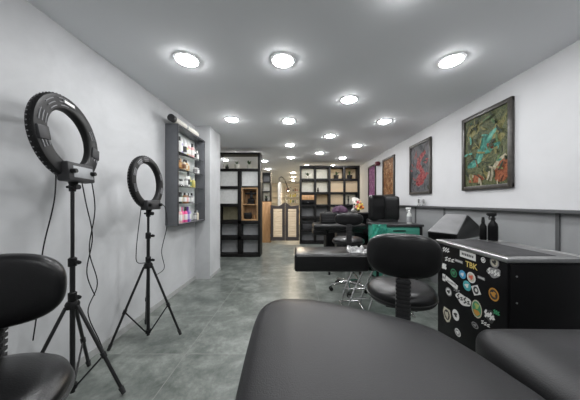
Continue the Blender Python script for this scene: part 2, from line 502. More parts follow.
for k in range(70):
    a = rnd.uniform(0, 2*PI); u0, v0 = rnd.uniform(-.27, .27), rnd.uniform(-.4, .4); L_ = rnd.uniform(.05, .13); cv = rnd.uniform(-9, 9)
    pts = []
    for q in range(5):
        pts.append((u0, v0)); u0 += L_/4*math.cos(a); v0 += L_/4*math.sin(a); a += cv*L_/4
    S1.append(('s', band(pts, rnd.uniform(.006, .016)), rnd.choice([gold, dark, dark, dark, leafp, teal, gold] if v0 > -.2 else [rust, pale, dark, gold, dark])))
picture(2.255, 2.945, 1.45, 2.39, 'largest looking picture, green and teal swirls with gold in a dark frame', A1, S1)
A2 = art('slate painting', [(.03, .033, .038), (.07, .073, .08), (.11, .11, .115), (.05, .04, .045)], 3.5, 1.5)
greyp = art('grey paint', [(.06, .065, .07), (.16, .165, .17), (.09, .09, .1)], 9, 1)
crim = art('crimson paint', [(.09, .012, .018), (.24, .03, .035), (.30, .10, .09), (.05, .015, .02)], 10, 2)
S2 = [('s', band([(-.12, -.25), (-.02, -.3), (.08, -.24), (.1, -.12), (.02, -.02), (-.05, .05), (-.02, .14), (.08, .22), (.18, .26)], .07), crim),
      ('c', (.0, -.17, .1, .07, 18, .6, .2), crim), ('s', band([(.1, -.22), (.18, -.18), (.22, -.1)], .03), crim), ('s', band([(.12, .1), (.2, .06), (.24, .1)], .02), crim)]
for k in range(34):
    a = rnd.uniform(0, 2*PI); u0, v0 = rnd.uniform(-.24, .24), rnd.uniform(-.36, .36); L_ = rnd.uniform(.06, .14); cv = rnd.uniform(-10, 10)
    pts = []
    for q in range(5):
        pts.append((u0, v0)); u0 += L_/4*math.cos(a); v0 += L_/4*math.sin(a); a += cv*L_/4
    S2.append(('s', band(pts, rnd.uniform(.006, .015)), rnd.choice([dark, greyp, crim, dark])))
picture(3.635, 4.325, 1.44, 2.385, 'slate grey picture with a crimson curving figure, second along the wall', A2, S2)
A3 = art('orange brown painting', [(.02, .01, .008), (.26, .09, .025), (.03, .015, .01), (.40, .22, .10), (.05, .02, .012), (.5, .33, .2)], 5, 2.5)
picture(5.0, 5.69, 1.44, 2.385, 'orange and brown swirling picture in a black frame, third along the wall', A3)
A4 = art('magenta painting', [(.03, .01, .03), (.22, .05, .17), (.05, .02, .05), (.36, .15, .29), (.06, .03, .07)], 5, 2)
picture(6.2, 6.84, 1.44, 2.385, 'magenta and purple picture, farthest along the wall by the black shelf', A4)
t = thing('wall_speaker', 'small dark red device mounted high beside the magenta picture', 'wall device', (XR, 5.92, 2.33))
bm = bm_new(); lathe(bm, [(0, -.13), (.05, -.125), (.062, -.1), (.062, -.03), (.05, -.02), (0, -.02)], 20, (0, 0, 0), 'X'); obj('body', bm, M['darkred'], t)
bm = bm_new(); tube(bm, [(-.022, 0, 0), (-.0005, 0, 0)], .03, 12); obj('bracket', bm, M['blackplastic'], t)

# ------------------------------------------------------------------ ring lights on tripods
def ring_light(name, label, base, ring_c, R, ri, hub, feet, tilt, yaw, cable_drop, col_top, tagged):
    """base (x, y) of the column; ring_c ring centre relative to it; feet = three angles and radii"""
    t = thing(name, label, 'ring light', (base[0], base[1], 0), 0, 'ring lights on tripods')
    # column
    bm = bm_new()
    tube(bm, [(0, 0, .03), (0, 0, hub+.3)], .0145, 12); tube(bm, [(0, 0, hub+.28), (0, 0, col_top)], .0105, 12)
    obj('column', bm, M['blackmetal'], t)
    for z in (hub+.05, hub+.28):
        bm = bm_new(); lathe(bm, [(.0150, -.03), (.023, -.028), (.023, .024), (.016, .03), (.0150, .03)], 16, (0, 0, z))
        c = obj('collar', bm, M['blackplastic'], t)
        bm = bm_new(); tube(bm, [(.018, 0, z), (.05, -.012, z)], [.006, .006], 8); tube(bm, [(.045, -.01, z), (.064, -.018, z)], [.014, .012], 10)
        obj('clamp_knob', bm, M['blackplastic'], c)
    bm = bm_new(); lathe(bm, [(.0150, -.03), (.036, -.028), (.038, .0), (.03, .018), (.0150, .022)], 20, (0, 0, hub)); obj('hub', bm, M['blackplastic'], t)
    bm = bm_new(); lathe(bm, [(.0150, -.018), (.024, -.016), (.024, .014), (.0150, .016)], 16, (0, 0, .07)); obj('lower_collar', bm, M['blackplastic'], t)
    for a, rr in feet:
        d = Vector((math.cos(a), math.sin(a), 0))
        top = d*.033 + Vector((0, 0, hub-.012)); foot = d*rr + Vector((0, 0, .013))
        bm = bm_new(); tube(bm, [top, top.lerp(foot, .97)], .0105, 10)
        mid = top.lerp(foot, .56)
        lathe_c = mid
        tube(bm, [mid - (foot-top).normalized()*.018, mid + (foot-top).normalized()*.018], .0155, 10)
        lg = obj('leg', bm, M['blackmetal'], t)
        bm = bm_new(); tube(bm, [top.lerp(foot, .93), foot], [.015, .0125], 10); obj('rubber_foot', bm, M['rubber'], lg)
        bm = bm_new(); tube(bm, [mid + Vector((0, 0, -.002)), d*.024 + Vector((0, 0, .072))], .006, 8); obj('strut', bm, M['blackmetal'], lg)
    # ring head: axis along local X, then tilted
    Rm = Matrix.Translation(Vector(ring_c)) @ Matrix.Rotation(yaw, 4, 'Z') @ Matrix.Rotation(tilt, 4, 'Y')
    def place(bm): bmesh.ops.transform(bm, matrix=Rm, verts=bm.verts[:]); return bm
    bm = bm_new(); w = R-ri; th = .024
    lathe(bm, [(R-.012, -th), (R-.003, -th+.006), (R, -th+.016), (R, th-.014), (R-.006, th-.004), (R-.02, th), (ri+.02, th+.002), (ri+.006, th-.004), (ri, th-.014), (ri, -th+.01), (ri+.008, -th)], 72, (0, 0, 0), 'X', 0, True)
    # vent slots on the back and studs round the rim
    for a0 in (100, 128, 160, 196, 20, -20):
        for j, rr in enumerate((ri+w*.28, ri+w*.5, ri+w*.72)):
            a1, a2 = math.radians(a0-9), math.radians(a0+9)
            pts = [(th+.002, rr*math.cos(a1+(a2-a1)*k/6), rr*math.sin(a1+(a2-a1)*k/6)) for k in range(7)]
            tube(bm, pts, .0032, 6, 1)
    for k in range(60):
        a = 2*PI*k/60
        for hx in (-.008, .006):
            p = Vector((hx, R*math.cos(a), R*math.sin(a))); q = Vector((hx, (R+.003)*math.cos(a), (R+.003)*math.sin(a)))
            tube(bm, [p, q], .0042, 6, 1 if hx < 0 else 0)
    hd = obj('ring', place(bm), [M['blackplastic'], M['slot']], t)
    # hinge blocks where the ring folds
    for a in ((math.radians(186), math.radians(-14)) if tagged else ()):
        bm = bm_new(); tm = Matrix.Rotation(a, 4, 'X')
        box(bm, -.004, th+.010, ri+.010, R-.012, -.04, .04, .006, 0, tm); obj('hinge_block', place(bm), M['darkgrey'], hd)
    if tagged:
        bm = bm_new(); tm = Matrix.Rotation(math.radians(88), 4, 'X'); box(bm, th-.001, th+.005, ri+w*.35, ri+w*.72, -.055, .055, .004, 0, tm)
        o = obj('name_tag', place(bm), M['darkgrey'], hd); o['label'] = 'small dark plate with a pale strip'
        bm = bm_new(); box(bm, th+.0045, th+.0065, ri+w*.44, ri+w*.62, -.042, .042, .001, 0, tm); obj('tag_strip', place(bm), M['whiteplastic'], hd)
    # control box at the foot of the ring
    bm = bm_new(); box(bm, -.01, th+.034, -R*.44, R*.44, -R-.01, -ri+.012, .01, 0)
    cb = obj('control_box', place(bm), M['darkgrey'], t)
    bm = bm_new(); box(bm, th+.033, th+.037, -R*.30, R*.36, -R+.012, -ri-.012, .002, 0); obj('control_panel', place(bm), M['greyplastic'] if tagged else M['darkgrey'], cb)
    for yy in (-R*.36, R*.30):
        bm = bm_new(); lathe(bm, [(0, .026), (.013, .026), (.016, .0), (0, 0)], 14, (th+.036, yy, -(R+ri)/2), 'X'); obj('dial', place(bm), M['blackplastic'], cb)
    # bracket from column to ring
    p_low = Rm @ Vector((.0, 0, -R-.005))
    bm = bm_new(); tube(bm, [(0, 0, col_top-.03), (0, 0, col_top+.01), p_low - Vector((0, 0, .02)), p_low + Vector((0, 0, .01))], [.018, .02, .022, .03], 12)
    br = obj('bracket', bm, M['blackplastic'], t)
    bm = bm_new(); kz = col_top; tube(bm, [(-.035, 0, kz), (.035, -.01, kz)], .009, 10); tube(bm, [(.03, -.008, kz), (.052, -.012, kz)], .017, 12); obj('tilt_knob', bm, M['blackplastic'], br)
    # cables
    for pts in cable_drop:
        cu = smooth_path([Vector(p) for p in pts])
        bm = bm_new(); tube(bm, cu, .0035, 6); obj('cable', bm, M['blackplastic'], t)
    return t
def smooth_path(p, per=8):
    out = []
    for i in range(len(p)-1):
        p0 = p[max(0, i-1)]; p1 = p[i]; p2 = p[i+1]; p3 = p[min(len(p)-1, i+2)]
        for s in range(per):
            t = s/per
            out.append(.5*((2*p1) + (p2-p0)*t + (2*p0-5*p1+4*p2-p3)*t*t + (3*p1-p0-3*p2+p3)*t**3))
    out.append(p[-1]); return out
R_ = math.radians
ring_light('ring_light', 'larger looking black ring light on its tripod behind the near stool', (-1.50, 1.47), (-.01, -.02, 1.715), .277, .178, .62,
           [(R_(2), .335), (R_(118), .30), (R_(244), .30)], R_(-6), R_(14),
           [[(.0, -.10, 1.50), (.02, -.13, 1.3), (-.06, -.12, 1.0), (-.1, -.1, .75), (-.12, -.12, .45)],
            [(.03, .09, 1.52), (.04, .12, 1.25), (-.02, .14, .95), (.03, .15, .7), (-.02, .13, .5), (.0, .2, .25), (.02, .26, .03)],
            [(.03, .02, 1.5), (.05, .04, 1.3), (.04, .1, 1.05), (.0, .1, .8), (.03, .13, .62)]], 1.40, True)
ring_light('ring_light', 'smaller looking black ring light on its tripod beside the wall display cabinet', (-1.42, 2.1), (-.01, 0, 1.485), .25, .182, .70,
           [(R_(8), .29), (R_(222), .29), (R_(128), .29)], R_(-3), R_(4),
           [[(.02, -.12, 1.26), (.02, -.16, 1.05), (-.02, -.13, .85), (-.03, -.1, .75), (.01, -.03, .73)],
            [(.03, .10, 1.27), (.05, .18, 1.25), (.06, .2, 1.05), (.03, .16, .8), (.05, .17, .62), (.03, .06, .58)]], 1.19, False)

# ------------------------------------------------------------------ working stools
def stool(label, loc, rz, dz=0., bz=0., sr=1., bh=.122):
    t = thing('working_stool', label, 'stool', (*loc, 0), rz, 'black working stools')
    zt = .74 + dz
    bm = bm_new()
    lathe(bm, [(0, zt+.006), (.10, zt+.004), (.17, zt-.003), (.205, zt-.014), (.224, zt-.030), (.23, zt-.047), (.228, zt-.060)], 56)
    lathe(bm, [(.228, zt-.066), (.23, zt-.074), (.222, zt-.086), (.19, zt-.092), (0, zt-.092)], 56)
    s = obj('seat', bm, M['leather'], t); s.scale = (sr, sr, 1)
    bm = bm_new(); lathe(bm, [(.226, zt-.058), (.235, zt-.060), (.235, zt-.066), (.226, zt-.068)], 56, closed=True); obj('piping', bm, M['piping'], s)
    bm = bm_new(); superell(bm, .196, bh, .042, .55, .72, 56, 18, -.9, 0, (0, .215, 1.0+dz+bz)); obj('backrest', bm, M['leather'], t)
    # ribbed rubber sleeve round the back support
    bm = bm_new(); prof = []
    for k in range(int((1.0+dz+bz-bh+.02-(zt-.16))/.022)):
        z = zt-.16 + .022*k
        prof += [(z, .038), (z+.012, .038), (z+.013, .033), (z+.021, .033)]
    rings = []
    for z, w in prof:
        y = .232 + .02*math.sin((z-zt)*4)
        rings.append([bm.verts.new((sx*w, y+sy*(w-.022), z)) for sx, sy in ((-1, -1), (1, -1), (1, 1), (-1, 1))])
    for A, B_ in zip(rings, rings[1:]):
        for k in range(4): bm.faces.new((A[k], A[(k+1) % 4], B_[(k+1) % 4], B_[k]))
    bm.faces.new(rings[0]); bm.faces.new(rings[-1])
    obj('back_support', bm, M['rubber'], t, smooth=False)
    bm = bm_new(); box(bm, -.03, .03, .0, .27, zt-.165, zt-.15, .004); box(bm, -.09, .09, -.09, .09, zt-.135, zt-.093, .006); tube(bm, [(0, 0, zt-.15), (0, 0, zt-.12)], .03, 12)
    obj('seat_plate', bm, M['blackmetal'], t)
    bm = bm_new(); tube(bm, [(0, 0, .11), (0, 0, .40)], .028, 14); tube(bm, [(0, 0, .40), (0, 0, zt-.12)], .016, 14); obj('gas_column', bm, M['chrome'], t)
    for k in range(5):
        a = 2*PI*k/5 + .3; d = Vector((math.cos(a), math.sin(a), 0))
        bm = bm_new(); tube(bm, [d*.0 + Vector((0, 0, .12)), d*.12 + Vector((0, 0, .105)), d*.27 + Vector((0, 0, .08))], [.026, .02, .014], 10)
        l = obj('leg', bm, M['chrome'], t)
        q = d*.262; s_ = d.cross(Vector((0, 0, 1)))
        bm = bm_new(); tube(bm, [q + s_*.012 + Vector((0, 0, .027)), q + s_*.03 + Vector((0, 0, .027))], .027, 16); tube(bm, [q - s_*.03 + Vector((0, 0, .027)), q - s_*.012 + Vector((0, 0, .027))], .027, 16)
        tube(bm, [q + Vector((0, 0, .03)), q + Vector((0, 0, .085))], .008, 8); tube(bm, [q-s_*.013+Vector((0, 0, .03)), q+s_*.013+Vector((0, 0, .03))], .01, 8)
        obj('caster', bm, M['blackplastic'], l)
    return t
stool('black leather stool with padded backrest in front of the larger ring light', (-.893, .534), R_(34), .06, -.055, 1.065)
stool('black leather stool between the foreground bed and the stickered cabinet, back turned', (.672, 1.43), R_(158), .035, -.035, .90)
stool('black leather stool behind the long leg rest pad, far chair beside it', (.76, 3.27), R_(170), .04, .02, 1., .085)

# ------------------------------------------------------------------ foreground beds
R_ = math.radians
def bed(name, label, pts, z, th, legs, grow, per=6):
    t = thing(name, label, 'treatment bed', (0, 0, 0), 0)
    poly = inset(smooth_closed(pts, per), -grow)
    bm = bm_new()
    stack(bm, poly, [(.02, z-th), (.004, z-th+.012), (0, z-th+.03), *[(.055*(1-math.cos(R_(a))), z-.010-.055*(1-math.sin(R_(a)))) for a in range(0, 73, 9)]], cap_high=False)
    ar = sum(poly[i][0]*poly[(i+1) % len(poly)][1]-poly[(i+1) % len(poly)][0]*poly[i][1] for i in range(len(poly)))
    rim = inset(poly if ar > 0 else poly[::-1], .055*(1-math.cos(R_(72))))
    ymin, ymax = min(p[1] for p in rim), max(p[1] for p in rim); xm = (min(p[0] for p in rim)+max(p[0] for p in rim))/2; hw = (max(p[0] for p in rim)-min(p[0] for p in rim))/2
    prev = None
    for q in range(13):
        sh = .985*(q/12)**1.35
        ring = []
        for x, y in rim:
            ty = min(max(y, ymin+hw), ymax-hw)
            ring.append(bm.verts.new((x+(xm-x)*sh, y+(ty-y)*sh, z-.010-.055*(1-math.sin(R_(72)))+.022*(1-(1-sh)**5))))
        if prev:
            for k in range(len(ring)): bm.faces.new((prev[k], prev[(k+1) % len(ring)], ring[(k+1) % len(ring)], ring[k]))
        prev = ring
    bm.faces.new(prev)
    bmesh.ops.remove_doubles(bm, verts=bm.verts[:], dist=.0002)
    o = obj('pad', bm, M['bedleather'], t, angle=60)
    cx = sum(p[0] for p in pts)/len(pts); cy = sum(p[1] for p in pts)/len(pts)
    bm = bm_new(); stack(bm, inset(poly, .07), [(0, z-th-.03), (0, z-th+.001)]); fr = obj('under_board', bm, M['board'], t)
    x0, x1, y0, y1 = legs
    for lx in (x0, x1):
        for ly in (y0, y1):
            bm = bm_new(); tube(bm, [(lx, ly, .0), (lx, ly, z-th-.02)], .022, 12); obj('leg', bm, M['chrome'], t)
    bm = bm_new(); tube(bm, [(x0, y0, .18), (x0, y1, .18)], .014, 10); tube(bm, [(x1, y0, .18), (x1, y1, .18)], .014, 10); tube(bm, [(x0, (y0+y1)/2, .18), (x1, (y0+y1)/2, .18)], .014, 10)
    obj('stretcher', bm, M['chrome'], t)
bed('treatment_bed', 'large charcoal leather bed with rounded end filling the foreground',
    [(.05, -.54), (-.05, -.50), (-.10, -.42), (-.115, -.3), (-.118, -.1), (-.132, .3), (-.142, .5), (-.156, .70), (-.163, .89), (-.150, .985), (-.09, 1.045), (.014, 1.048), (.112, 1.028), (.347, .915), (.487, .822), (.548, .700), (.578, .575), (.590, .50), (.598, .3), (.602, -.1), (.60, -.3), (.59, -.42), (.55, -.5), (.45, -.54)],
    .862, .15, (.02, .42, -.35, .6), .010)
bed('treatment_bed', 'charcoal leather bed in front of the stickered cabinet, beside the large bed',
    [(.78, -.54), (.68, -.5), (.635, -.42), (.62, -.3), (.618, .2), (.616, .5), (.613, .66), (.618, .745), (.645, .79), (.71, .803), (.95, .80), (1.15, .795), (1.25, .76), (1.288, .67), (1.29, .4), (1.29, -.1), (1.288, -.3), (1.275, -.42), (1.22, -.5), (1.12, -.54)],
    .87, .15, (.75, 1.15, -.35, .6), .0)

# ------------------------------------------------------------------ stickered tool cabinet
CX0, CX1, CY0, CY1, CZ = 1.193, 1.65, 1.25, 1.868, .985
t = thing('tool_cabinet', 'black tool cabinet with metal top, its side covered in stickers', 'cabinet', (CX0, CY0, 0))
cw, cd = CX1-CX0, CY1-CY0
bm = bm_new(); box(bm, 0, cw, 0, cd, .06, CZ-.03, .006); obj('body', bm, M['black'], t)
bm = bm_new(); box(bm, .012, cw-.012, -.010, -.0002, .08, .945, .003); dr = obj('door', bm, M['black'], t)
for sx in (.045, cw-.045):
    for sz in (.88, .73, .4, .12):
        bm = bm_new(); tube(bm, [(sx, -.013, sz), (sx, -.0102, sz)], .005, 10); obj('screw', bm, M['steel'], dr)
bm = bm_new(); box(bm, -.012, cw+.006, -.016, cd+.006, CZ-.03, CZ, .009, 0, None, 3)
tp = obj('top', bm, M['steel'], t)
bm = bm_new(); box(bm, .03, cw-.14, .03, cd-.02, CZ, CZ+.0025, .001); obj('top_mat', bm, M['darkgrey'], tp)
bm = bm_new(); box(bm, cw-.012, cw+.007, -.017, cd+.007, CZ-.008, CZ+.004, .003); obj('edge_strip', bm, M['steel'], tp)
for x in (.05, cw-.05):
    for y in (.06, cd-.06):
        bm = bm_new(); tube(bm, [(x-.012, y, .028), (x+.012, y, .028)], .028, 16); tube(bm, [(x, y, .03), (x, y, .061)], .012, 8); obj('caster', bm, M['rubber'], t)
# stickers on the side facing the room, spread over (u towards the camera, v height)
SW = plain('white sticker', (.62, .62, .60), .4); SGY = plain('grey sticker', (.20, .20, .20), .4); SBK = plain('sticker ink', (.02, .02, .02), .4)
SGR = plain('green sticker', (.03, .20, .09), .4); SBL = plain('blue sticker', (.06, .28, .46), .4); STL = plain('teal sticker', (.06, .32, .34), .4)
SOR = plain('orange sticker', (.42, .20, .03), .4); SGO = plain('gold sticker', (.55, .42, .12), .4); SRD = plain('red sticker', (.5, .10, .06), .4)
SCR = plain('cream sticker', (.45, .42, .33), .4); SLG = plain('lime sticker', (.30, .36, .10), .4)
def side_pt(cx, cy):
    """metres on the cabinet side for a spot measured on the photo's close-up of it"""
    px, py = 430+cx/4, 240+cy/4
    Y = 220*CX0/(px-297); return Y-CY0, 1.3-(py-202)/220*Y
TXT = {}
def letters(bm, s, u, v, h, mi, off):
    cu = bpy.data.curves.new('lettering', 'FONT'); cu.body = s; cu.size = h; cu.align_x = 'CENTER'; cu.align_y = 'CENTER'; cu.extrude = .0002; cu.resolution_u = 2; cu.offset = h*.02
    o = bpy.data.objects.new('lettering', cu); COL.objects.link(o)
    dg = bpy.context.evaluated_depsgraph_get(); me = bpy.data.meshes.new_from_object(o.evaluated_get(dg))
    tb = bmesh.new(); tb.from_mesh(me); bpy.data.meshes.remove(me); bpy.data.objects.remove(o); bpy.data.curves.remove(cu)
    # text x runs towards the camera (-Y), text y up, normal -X
    mt = Matrix(((0, 0, -1, off), (-1, 0, 0, u), (0, 1, 0, v), (0, 0, 0, 1)))
    bmesh.ops.transform(tb, matrix=mt, verts=tb.verts[:])
    merge(bm, tb, mi)
def sticker(cx, cy, w, h, kind, mats, rot=0., label=None, txt=None):
    u, v = side_pt(cx, cy); w *= .9; h *= .92
    ua, _ = side_pt(cx-w/2, cy); ub, _ = side_pt(cx+w/2, cy); _, va = side_pt(cx, cy-h/2); _, vb = side_pt(cx, cy+h/2)
    W, Hh = abs(ua-ub), abs(va-vb)
    bm = bm_new()
    O, UX, UY = (-.0003, 0, 0), (0, -1, 0), (0, 0, 1)
    def pl(pts, k, mi): plate(bm, pts, (-.0003-.0006*k, 0, 0), UX, UY, .0006, mi)
    C = lambda fx, fy, sx, sy, n=20, r=0., wob=0.: circle_pts(W*fx, v+Hh*fy, W*sx, Hh*sy, n, r, wob)
    Q = lambda fx, fy, sx, sy, r=0.: rect_pts(W*fx, v+Hh*fy, W*sx, Hh*sy, r)
    if kind == 'badge':      # ring, inner disc, small emblem
        pl(C(0, 0, .5, .5, 24), 0, 0); pl(C(0, 0, .38, .38, 24), 1, 1); pl(C(0, .02, .24, .2, 14, .4, .25), 2, 2 if len(mats) > 2 else 0)
    elif kind == 'label':
        pl(Q(0, 0, 1, 1, rot), 0, 0)
        for k in range(7): pl(Q(-.33+.11*k, 0, .07, .34, rot), 1, 1)
    elif kind == 'graf':     # graffiti writing: thick wavy strokes on a cut outline
        if len(mats) > 1:
            pl(C(0, 0, .5, .46, 26, rot, .1), 0, 0)
        n = 4
        for k in range(n):
            x = -.33 + .66*k/(n-1)
            pts = [(W*(x-.06), v-Hh*(.26-.12*(k % 2))), (W*(x+.08), v-Hh*.05), (W*(x-.05), v+Hh*.08), (W*(x+.07), v+Hh*(.16+.16*((k+1) % 2)))]
            pl(band(pts, min(W, Hh)*.10), 1+k*.3, len(mats)-1)
    elif kind == 'scrib':
        for k in range(3):
            x = -.3+.3*k
            pts = [(W*(x-.12), v-Hh*.35+Hh*.2*rot*k), (W*(x+.1), v-Hh*.1), (W*(x-.1), v+Hh*.12), (W*(x+.12), v+Hh*.38)]
            pl(band(pts, min(W, Hh)*.16), k*.3, 0)
    elif kind == 'shield':
        pl([(-W*.36, v+Hh*.5), (W*.36, v+Hh*.5), (W*.5, v+Hh*.1), (W*.3, v-Hh*.35), (0, v-Hh*.5), (-W*.3, v-Hh*.35), (-W*.5, v+Hh*.1)], 0, 0)
        pl(C(0, .05, .34, .36, 18), 1, 1); pl(C(0, .05, .2, .22, 14, .3, .2), 2, 2 if len(mats) > 2 else 0)
    elif kind == 'diamond':
        pl(Q(0, 0, .72, .72, .5), 0, 0); pl(C(0, 0, .26, .3, 18), 1, 1); pl(C(.04, .02, .12, .14, 12), 2, 0)
    elif kind == 'scene':
        pl(C(0, 0, .5, .5, 26), 0, 0); pl(C(0, 0, .42, .43, 24), 1, 1); pl(C(0, -.2, .3, .16, 18, 0, .12), 2, 2); pl(C(.02, .18, .2, .16, 16, 0, .2), 2, 3)
    elif kind == 'text':
        letters(bm, txt, 0, v, Hh*1.25, 0, -.0006)
    bmesh.ops.translate(bm, vec=(0, u, 0), verts=bm.verts[:])
    o = obj('sticker', bm, mats, t, smooth=False)
    if label: o['label'] = label
for a in [
    (64, 40, 32, 26, 'scrib', [SW], .2, 'white scribbled sticker'), (150, 61, 70, 30, 'label', [SW, SBK], -.0, 'white rectangular sticker with a dark word'),
    (213, 80, 20, 24, 'badge', [SW, SGY, SW], 0, 'small white round sticker'), (258, 90, 40, 46, 'badge', [SGY, SCR, SBK], 0, 'grey round emblem sticker'),
    (255, 130, 62, 46, 'graf', [SGY, SW], .2, 'white and grey graffiti sticker'), (115, 85, 36, 12, 'label', [SGY, SW], 0, 'small grey word sticker'),
    (78, 80, 46, 24, 'scrib', [SW], .5, 'white scrawled sticker'), (57, 106, 20, 32, 'scrib', [SW], .1, 'white hand shaped sticker'),
    (95, 132, 28, 36, 'badge', [SGR, SBK, SGR], 0, 'green round sticker'), (130, 138, 30, 36, 'badge', [SBL, SBL, SW], 0, 'blue round sticker'),
    (165, 150, 38, 46, 'badge', [SW, SCR, SRD], 0, 'white round sticker with a red mark'), (205, 152, 32, 12, 'label', [SGY, SW], 0, 'narrow grey word sticker'),
    (86, 171, 54, 22, 'label', [SW, SGY], -.25, 'tilted pale word sticker'), (148, 183, 35, 42, 'badge', [STL, STL, SW], 0, 'teal round sticker'),
    (184, 201, 46, 54, 'diamond', [SW, SBK], 0, 'white tilted square sticker'), (107, 202, 32, 18, 'scrib', [SGY], .3, 'grey scrawled sticker'),
    (75, 207, 28, 36, 'badge', [SGY, SW, SBK], 0, 'grey and white round sticker'), (133, 239, 68, 48, 'graf', [SW, SBK], 0, 'white cloud shaped graffiti sticker'),
    (255, 218, 46, 56, 'badge', [SOR, SBK, SOR], 0, 'orange oval sticker'), (187, 276, 46, 76, 'scene', [SCR, SGR, SOR, SLG], 0, 'tall oval sticker in green and orange'),
    (68, 301, 36, 60, 'shield', [SCR, SBK, SCR], 0, 'cream shield sticker'), (103, 300, 30, 46, 'badge', [SW, SW, SBK], 0, 'white oval sticker'),
    (238, 303, 50, 58, 'graf', [SBK, SW], .4, 'white lettered graffiti sticker'), (266, 291, 30, 26, 'scrib', [SGR], .2, 'small green sticker'),
    (180, 341, 30, 26, 'badge', [SGY, SBK, SGY], 0, 'dark grey emblem sticker'), (222, 336, 44, 22, 'scrib', [SW], .4, 'white word scrawl sticker'),
    (111, 370, 26, 32, 'badge', [SW, SGY, SW], 0, 'pale round sticker low on the side'), (56, 150, 12, 30, 'label', [SW, SGY], 0, 'upright white strip sticker')]:
    sticker(*a)
sticker(165, 103, 46, 28, 'text', [SGO], 0, 'gold letters sticker', 'TBK')

# bottles on the cabinet top
def spray(name, label, loc, rz, h, r, body_m, head_m, lab_m=None, group=None, cat='bottle'):
    t = thing(name, label, cat, loc, rz, group)
    bm = bm_new(); lathe(bm, [(0, 0), (r*.95, 0), (r, .008), (r, h*.5), (r*.85, h*.6), (r*.42, h*.7), (r*.36, h*.76), (0, h*.76)], 24); obj('body', bm, body_m, t)
    if lab_m:
        bm = bm_new(); lathe(bm, [(r+.0008, h*.1), (r+.0015, h*.12), (r+.0015, h*.44), (r+.0008, h*.46)], 24); obj('paper_label', bm, lab_m, t)
    bm = bm_new(); lathe(bm, [(0, h*.74), (r*.5, h*.74), (r*.5, h*.8), (r*.3, h*.83), (0, h*.83)], 18)
    box(bm, -r*1.25, r*.75, -r*.26, r*.26, h*.87, h, r*.12); box(bm, -r*.2, r*.3, -r*.2, r*.2, h*.8, h*.9, r*.05)
    tube(bm, [(-r*.75, 0, h*.9), (-r*.95, 0, h*.82), (-r*.9, 0, h*.74)], r*.12, 8); tube(bm, [(-r*1.2, 0, h*.94), (-r*1.5, 0, h*.94)], r*.2, 10)
    obj('trigger', bm, head_m, t)
    return t
spray('spray_bottle', 'tall black spray bottle on the far edge of the stickered cabinet', (1.585, 1.78, CZ+.0045), R_(0), .225, .033, M['black'], M['blackplastic'])
t = thing('bottle', 'slim black bottle beside the black spray bottle on the stickered cabinet', 'bottle', (1.535, 1.815, CZ+.0045))
bm = bm_new(); lathe(bm, [(0, 0), (.022, 0), (.024, .006), (.024, .11), (.012, .135), (.012, .15), (0, .15)], 20); obj('body', bm, M['black'], t)
bm = bm_new(); lathe(bm, [(0, .149), (.013, .149), (.009, .185), (0, .187)], 16); obj('nozzle', bm, M['blackplastic'], t)

# ------------------------------------------------------------------ tattoo chair in the middle (leg rest towards the aisle)
t = thing('tattoo_chair', 'black padded reclining chair whose long leg rest points to the aisle', 'tattoo chair', (.9, 2.64, 0))
def pad(bm, x0, x1, y0, y1, z0, z1, r=.04): box(bm, x0, x1, y0, y1, z0, z1, r, 0, None, 4)
ox, oy = .9, 2.64
bm = bm_new(); pad(bm, -.03-ox, .80-ox, 2.42-oy, 2.86-oy, .525, .725, .032); lr = obj('leg_rest', bm, M['leather'], t)
bm = bm_new()
for z in (.55, .70): tube(bm, [(-.034-ox, 2.46-oy, z), (-.034-ox, 2.82-oy, z)], .004, 6)
tube(bm, [(.0-ox, 2.4175-oy, .70), (.78-ox, 2.4175-oy, .70)], .004, 6)
obj('piping', bm, M['piping'], lr)
bm = bm_new(); pad(bm, .815-ox, 1.36-ox, 2.40-oy, 2.88-oy, .55, .745, .04); obj('seat', bm, M['leather'], t)
# thick wedge backrest, turned towards the aisle
bm = bm_new()
A_, B_, C_, D_ = Vector((1.37, 2.32, 1.0)), Vector((1.63, 2.23, .972)), Vector((2.00, 2.58, 1.158)), Vector((1.86, 2.76, 1.158))
E_, F_ = Vector((2.12, 2.54, 1.03)), Vector((1.98, 2.86, 1.03))
low = lambda p, z: Vector((p.x, p.y, z))
vs = [bm.verts.new(p - Vector((ox, oy, 0))) for p in (A_, B_, C_, D_, low(A_, .90)+Vector((.02, .02, 0)), low(B_, .895)+Vector((.0, .02, 0)), low(E_, .90), low(F_, .90), E_, F_)]
A, Bq, C, D, a, b, e, f, Eq, Fq = vs
for q in ((A, Bq, C, D), (A, a, b, Bq), (Bq, b, e, Eq, C), (D, C, Eq, Fq), (Eq, e, f, Fq), (A, D, Fq, f, a), (a, f, e, b)): bm.faces.new(q)
bmesh.ops.bevel(bm, geom=bm.edges[:], offset=.022, segments=4, profile=.5, affect='EDGES')
bm.normal_update(); bmesh.ops.recalc_face_normals(bm, faces=bm.faces[:])
for fc in bm.faces: fc.material_index = 0 if fc.normal.z > .35 and fc.normal.x < .3 else 1  # upward faces get lighter grey: light sheen painted onto the black leather
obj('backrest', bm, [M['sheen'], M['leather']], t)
bm = bm_new(); box(bm, 1.30-ox, 1.42-ox, 2.45-oy, 2.8-oy, .70, .74, .005); tube(bm, [(1.38-ox, 2.5-oy, .72), (1.66-ox, 2.45-oy, .905), (1.9-ox, 2.62-oy, .905)], .018, 10); tube(bm, [(1.38-ox, 2.75-oy, .72), (1.8-ox, 2.75-oy, .905)], .018, 10)
obj('back_frame', bm, M['chrome'], t)
